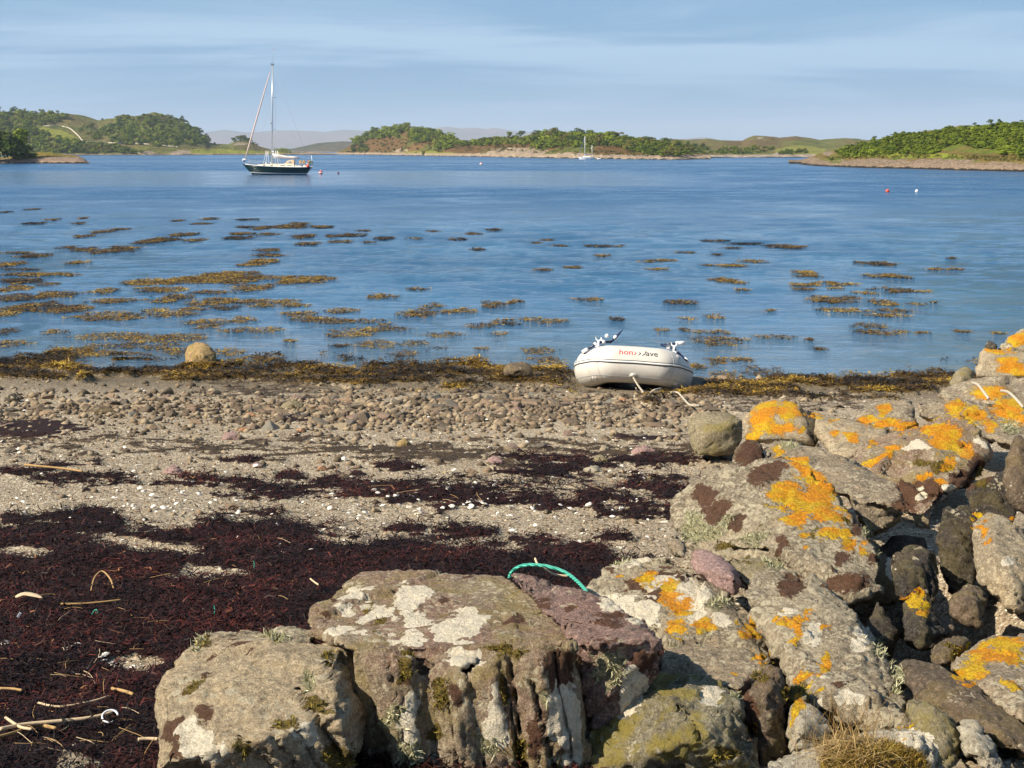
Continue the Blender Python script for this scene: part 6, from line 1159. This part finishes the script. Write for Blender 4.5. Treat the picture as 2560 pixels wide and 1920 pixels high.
SY = F * HC / 60.; KX = 1.0
sb = empty('sailing_yacht', (P(694, 436, SY).x, SY, 0)); tag(sb, 'dark green hulled sailing yacht with one tall mast moored in the bay', 'yacht')
def sz(zx, zy, y=0): return Vector(((zx - 1085) / 203.8, y, (800 - zy) / 203.8))
def hull_rows(zf, lv, beam, bow, stern, sheer):
    """rows of vertices; zf(level) etc."""
    rows = []
    for h in lv:
        xb = np.interp(h, [0, .38, 1], [bow[0], bow[1], bow[2]]); xs = np.interp(h, [0, .38, 1], [stern[0], stern[1], stern[2]]); r = []
        for k in range(25):
            u = k / 24; x = xb + (xs - xb) * u; zs = sheer(x); z = -.55 + (zs + .55) * h
            y = beam * (math.sin(math.pi * min(1, u ** .85 * .82 + .0)) ** .75) * (h ** .42) * 1.0 if u > 0 else 0
            r.append((x, y, z))
        rows.append(r)
    return rows
def half_hull(name, lv, mat, beam, bow, stern, sheer, parent, cap=False, push=0.):
    rows = hull_rows(None, lv, beam, bow, stern, sheer); bm = bmesh.new()
    for sd in (-1, 1):
        R2 = [[bm.verts.new((x, (y + (push if y > 0 else 0)) * sd, z)) for x, y, z in r] for r in rows]
        for a, b in zip(R2, R2[1:]):
            for k in range(24): bm.faces.new((a[k], a[k + 1], b[k + 1], b[k]))
    rr = [[(x, y, z) for x, y, z in r] for r in rows]
    for a, b in zip(rr, rr[1:]):   # transom
        bm.faces.new([bm.verts.new((a[-1][0], -a[-1][1], a[-1][2])), bm.verts.new(a[-1]), bm.verts.new(b[-1]), bm.verts.new((b[-1][0], -b[-1][1], b[-1][2]))])
    if cap:
        t = rows[-1]
        for k in range(24):
            a, b = t[k], t[k + 1]; bm.faces.new([bm.verts.new((a[0], -a[1], a[2])), bm.verts.new((b[0], -b[1], b[2])), bm.verts.new(b), bm.verts.new(a)])
    bmesh.ops.remove_doubles(bm, verts=bm.verts[:], dist=.002); bmesh.ops.recalc_face_normals(bm, faces=bm.faces[:]); return add(name, bm_me(name, bm, mat, False), parent)
sheer = lambda x: np.interp(x, [-4.54, -2.5, 0, 2.5, 4.5], [1.34, 1.12, .98, .92, .94])
hb, hs = (-2.6, -3.42, -4.54), (3.0, 3.72, 4.48)
half_hull('hull', np.linspace(0, 1, 12), GRN, 1.42, hb, hs, sheer, sb); half_hull('boot_stripe', [.44, .49], WHB, 1.42, hb, hs, sheer, sb, push=.012)
dk_ = lambda x: sheer(x)
rows = hull_rows(None, [1.], 1.42, hb, hs, sheer)[0]; bm = bmesh.new()
for k in range(24):
    a, b = rows[k], rows[k + 1]; bm.faces.new([bm.verts.new((a[0], -a[1] * .99, a[2] + .015)), bm.verts.new((b[0], -b[1] * .99, b[2] + .015)), bm.verts.new((b[0], b[1] * .99, b[2] + .015)), bm.verts.new((a[0], a[1] * .99, a[2] + .015))])
bmesh.ops.remove_doubles(bm, verts=bm.verts[:], dist=.002); add('deck', bm_me('deck', bm, CREAM), sb)
for sd in (-1, 1): add('toe_rail', tube([(x, sd * y, z + .03) for x, y, z in rows[1:]], .035, 5, WHB if sd < 0 else CREAM, 'toe_rail'), sb)
def prism(pts, y0, y1, mat, name):
    """side profile (x, z) extruded between two half widths, narrower at top"""
    bm = bmesh.new(); zmax = max(p[1] for p in pts); zmin = min(p[1] for p in pts); f = lambda z: y0 + (y1 - y0) * (z - zmin) / max(zmax - zmin, .01)
    a = [bm.verts.new((x, -f(z), z)) for x, z in pts]; b = [bm.verts.new((x, f(z), z)) for x, z in pts]; bm.faces.new(a); bm.faces.new(b[::-1])
    for k in range(len(pts)): bm.faces.new((a[k], b[k], b[(k + 1) % len(pts)], a[(k + 1) % len(pts)]))
    bmesh.ops.recalc_face_normals(bm, faces=bm.faces[:]); return bm_me(name, bm, mat)
cab = add('cabin', prism([(-2.75, 1.08), (-2.45, 1.28), (-.6, 1.38), (1.0, 1.36), (2.2, 1.3), (2.3, .92), (0, .95)], .95, .78, CREAM, 'cabin'), sb)
for x0, x1, z in ((-1.75, -1.45, 1.17), (-.75, -.48, 1.17), (.45, 1.05, 1.13), (1.35, 1.95, 1.12)): add('cabin_window', box(x1 - x0, .04, .10, WIN, 'cabin_window', ((x0 + x1) / 2, -.87, z), .01), cab)
add('cockpit_coaming', prism([(2.2, .92), (2.25, 1.18), (3.9, 1.08), (4.0, .93)], .85, .75, CREAM, 'cockpit_coaming'), sb)
sph = add('sprayhood', prism([(.95, 1.34), (1.45, 1.86), (2.12, 1.90), (2.2, 1.86), (2.2, 1.12), (1.9, 1.12)], .82, .62, TANC, 'sprayhood'), sb); add('sprayhood_window', box(.30, .03, .22, plain('clear_vinyl', (.35, .5, .62), .1, .6), 'sprayhood_window', (1.62, -.78, 1.62), .02), sph)
MT = sz(935, 0).x; mst = add('mast', tube([(MT + .0, 0, .95), (MT + .02, 0, 8), (MT + .08, 0, 14.1)], [.085, .08, .065], 12, ALU, 'mast'), sb)
add('masthead_fitting', box(.42, .10, .12, WIN, 'masthead_fitting', (MT + .08, 0, 14.15)), mst); add('wind_vane', tube([(MT - .25, 0, 14.3), (MT + .35, 0, 14.4)], .018, 5, WIN, 'wind_vane'), mst); add('antenna', tube([(MT + .08, 0, 14.2), (MT + .08, 0, 16.1)], .016, 5, WIRE, 'antenna'), mst)
add('burgee', tube([(MT + .1, 0, 16.15), (MT + .35, 0, 16.1), (MT + .52, 0, 15.95)], [.10, .09, .03], 6, REDF, 'burgee', flat=.15), mst)
for z in (9.95, 5.75):
    for sd in (-1, 1): add('spreader', tube([(MT, 0, z), (MT + .35, sd * .95, z + .05)], .03, 6, ALU, 'spreader'), mst)
add('radar_reflector', ball(.14, WHB, 'radar_reflector', (MT + .2, -.1, 2.9)), mst); add('steaming_light', box(.10, .12, .14, WIN, 'steaming_light', (MT - .08, 0, 6.6)), mst)
fs = [sz(222, 430), Vector((MT - .02, 0, 14.0))]; add('furled_genoa', tube([fs[0], fs[0].lerp(fs[1], .15), fs[0].lerp(fs[1], .6), fs[0].lerp(fs[1], .93)], [.06, .10, .085, .05], 8, GEN, 'furled_genoa'), sb); add('forestay', tube([sz(190, 505), fs[1]], .018, 5, WIRE, 'forestay'), sb); add('furling_drum', ball(.11, WIN, 'furling_drum', sz(200, 455)), sb)
bo = add('boom', tube([(MT + .1, 0, 2.12), sz(1660, 385)], .06, 8, ALU, 'boom'), sb)
add('sail_cover', tube([Vector((MT + .10, 0, 2.7)), Vector((MT + .35, 0, 2.45)), sz(1150, 320), sz(1300, 340), sz(1500, 352), sz(1650, 355)], [.10, .22, .20, .13, .12, .09], 10, SAILC, 'sail_cover', flat=1.1), bo)
for sd in (-1, 1):
    for x0, z0, x1, z1 in ((MT - .1, .98, MT + .35, 5.8), (MT - .1, .98, MT + .02, 5.6), (MT + .3, .98, MT + .04, 5.6)): add('shroud', tube([(x0, sd * 1.3, z0), (x1, sd * .95 if x1 > MT + .2 else 0, z1)], .014, 4, WIRE, 'shroud'), sb)
    add('shroud', tube([(MT + .35, sd * .95, 5.8), (MT + .35, sd * .95, 10.0), (MT + .08, 0, 14)], .012, 4, WIRE, 'shroud'), sb)
add('backstay', tube([(4.35, 0, 1.0), (MT + .1, 0, 14.1)], .012, 4, WIRE, 'backstay'), sb); add('inner_forestay', tube([(-3.1, 0, 1.2), (MT, 0, 9.9)], .010, 4, WIRE, 'inner_forestay'), sb)
for a, b, c_ in ((735, 810, 820), (1140, 1055, 1050)):
    for sd in (-.8, .8): add('mast_bar', tube([sz(a, 515, sd), sz(b, 172, sd)], .024, 6, WHB, 'mast_bar'), sb); add('mast_bar', tube([sz(c_, 515, sd), sz(b, 172, sd)], .024, 6, WHB, 'mast_bar'), sb)
for k, x in enumerate(np.linspace(-3.6, 4.0, 9)):
    yy = np.interp(x, [r[0] for r in rows], [r[1] for r in rows]) * .96
    for sd in (-1, 1): add('stanchion', tube([(x, sd * yy, sheer(x)), (x, sd * yy, sheer(x) + .6)], .014, 5, STEEL, 'stanchion'), sb)
for sd in (-1, 1):
    for h in (.32, .6): add('guard_wire', tube([(r[0], sd * r[1] * .96, r[2] + h) for r in rows[2:-1]], .009, 4, WIRE, 'guard_wire'), sb)
add('pulpit', tube(spline([(-3.6, -.42, 1.25), (-3.7, -.4, 1.85), (-4.5, -.1, 1.98), (-4.5, .1, 1.98), (-3.7, .4, 1.85), (-3.6, .42, 1.25)], 4), .02, 6, STEEL, 'pulpit'), sb)
add('pushpit', tube(spline([(3.7, -.8, .95), (3.7, -.8, 1.6), (4.42, -.5, 1.62), (4.42, .5, 1.62), (3.7, .8, 1.6), (3.7, .8, .95)], 4), .02, 6, STEEL, 'pushpit'), sb)
add('anchor', tube([sz(160, 400), sz(175, 450), sz(195, 500)], [.07, .04, .03], 6, WHB, 'anchor'), sb)
for zx in (1715, 1800): add('horseshoe_buoy', tube(spline([sz(zx - 20, 525, -.85), sz(zx - 15, 450, -.87), sz(zx + 12, 440, -.87), sz(zx + 18, 520, -.85)], 4), .06, 8, YEL, 'horseshoe_buoy'), sb)
add('life_ring', torus(.20, .06, plain('green_ring', (.06, .13, .05), .5), 'life_ring', c=sz(1975, 490, -.5)), sb); add('life_ring', torus(.17, .05, YEL, 'life_ring', c=sz(1935, 480, -.45)), sb)
add('ball_fender', ball(.22, ORG, 'ball_fender', sz(1912, 575, -.95)), sb); add('deck_bundle', ball(.22, WHB, 'deck_bundle', sz(1830, 560, -.6), (1.8, 1, .7)), sb); add('deck_bundle', ball(.14, plain('blue_bundle', (.08, .10, .35), .6), 'deck_bundle', sz(1750, 580, -.7), (1.4, 1, .8)), sb)
fl = add('flag_staff', tube([sz(1905, 520, -.2), sz(1895, 370, -.2)], .016, 5, WHB, 'flag_staff'), sb); add('flag', tube([sz(1893, 395, -.2), sz(1888, 440, -.2), sz(1900, 500, -.2)], [.07, .11, .08], 6, REDF, 'flag', flat=.4), fl); add('aerial_pole', tube([sz(2005, 560, 0), sz(1975, 300, 0)], [.045, .03], 6, WHB, 'aerial_pole'), sb)
add('winch', tube([(2.5, -.75, 1.15), (2.5, -.75, 1.35)], .07, 8, STEEL, 'winch'), sb); add('vent_cowl', ball(.09, WHB, 'vent_cowl', (-1.4, -.5, 1.42)), sb); add('hatch', box(.5, .5, .06, WIN, 'hatch', (-1.9, 0, 1.36)), sb)
# the distant white ketch and its tender
KY = F * HC / 22.6; kt = empty('ketch', (P(1466, 398.6, KY).x, KY, 0)); tag(kt, 'small white two masted yacht lying far off before the island', 'yacht')
s2 = lambda x: np.interp(x, [-2.8, 0, 2.8], [.95, .72, .78]); half_hull('hull', np.linspace(0, 1, 8), plain('white_hull', (.78, .79, .80), .3), .9, (-1.8, -2.3, -2.85), (1.9, 2.4, 2.8), s2, kt, True)
add('cabin', prism([(-1.2, .8), (-1.0, 1.2), (1.2, 1.15), (1.5, .78)], .5, .4, CREAM, 'cabin'), kt); add('hull_stripe', box(4.2, .02, .07, plain('blue_stripe', (.1, .2, .5), .4), 'hull_stripe', (0, -.91, .52)), kt)
m1 = add('mainmast', tube([(-.55, 0, .8), (-.5, 0, 7.9)], .085, 6, WHB, 'mainmast'), kt); m2_ = add('mizzen_mast', tube([(1.95, 0, .8), (1.95, 0, 4.9)], .075, 6, WHB, 'mizzen_mast'), kt)
add('boom', tube([(-.5, 0, 1.7), (1.5, 0, 1.6)], .12, 6, plain('blue_cover', (.12, .2, .42), .7), 'boom'), kt); add('radar_dome', ball(.2, WHB, 'radar_dome', (1.85, -.2, 3.8)), kt); add('furled_genoa', tube([(-2.7, 0, 1.1), (-.6, 0, 7.6)], .06, 6, plain('blue_sail_strip', (.14, .22, .36), .8), 'furled_genoa'), kt)
td = empty('tender', (P(1497, 399, KY).x, KY - 1, 0)); tag(td, 'tiny white tender floating astern of the distant ketch', 'boat'); add('hull', tube([(-.7, 0, .18), (-.4, 0, .2), (.5, 0, .2), (.75, 0, .28)], [.12, .32, .32, .1], 8, WHB, 'hull', flat=.6), td); add('thwart', box(.2, .5, .05, TEAK, 'thwart', (0, 0, .4)), td)
def buoy(px, py, r, mat, label, cap=None):
    Yb = F * HC / (py - H0); rr = r * Yb / F; e = empty('mooring_buoy', (P(px, py, Yb).x, Yb, 0)); tag(e, label, 'buoy', 'mooring buoys')
    add('float', ball(rr, mat, 'float', (0, 0, rr * .55)), e); add('pick_up_ring', torus(rr * .28, rr * .08, STEEL, 'pick_up_ring', c=(0, 0, rr * 1.65)), e)
    if cap: add('band', torus(rr * 1.0, rr * .2, cap, 'band', axis='Z', c=(0, 0, rr * .5)), e)
buoy(802, 434, 4.6, ORG, 'red mooring buoy floating just right of the green yacht', WHB); buoy(846, 434, 2.6, plain('dark_red_buoy', (.16, .03, .03), .5), 'small dark buoy second to the right of the green yacht'); buoy(1203, 412, 3.6, plain('pink_buoy', (.75, .35, .30), .5), 'pale red buoy in mid bay before the island', WHB)
buoy(2219, 480, 4.8, ORG, 'bright red buoy off the right headland'); buoy(2292, 480, 4.2, WHB, 'white buoy right of the bright red one')
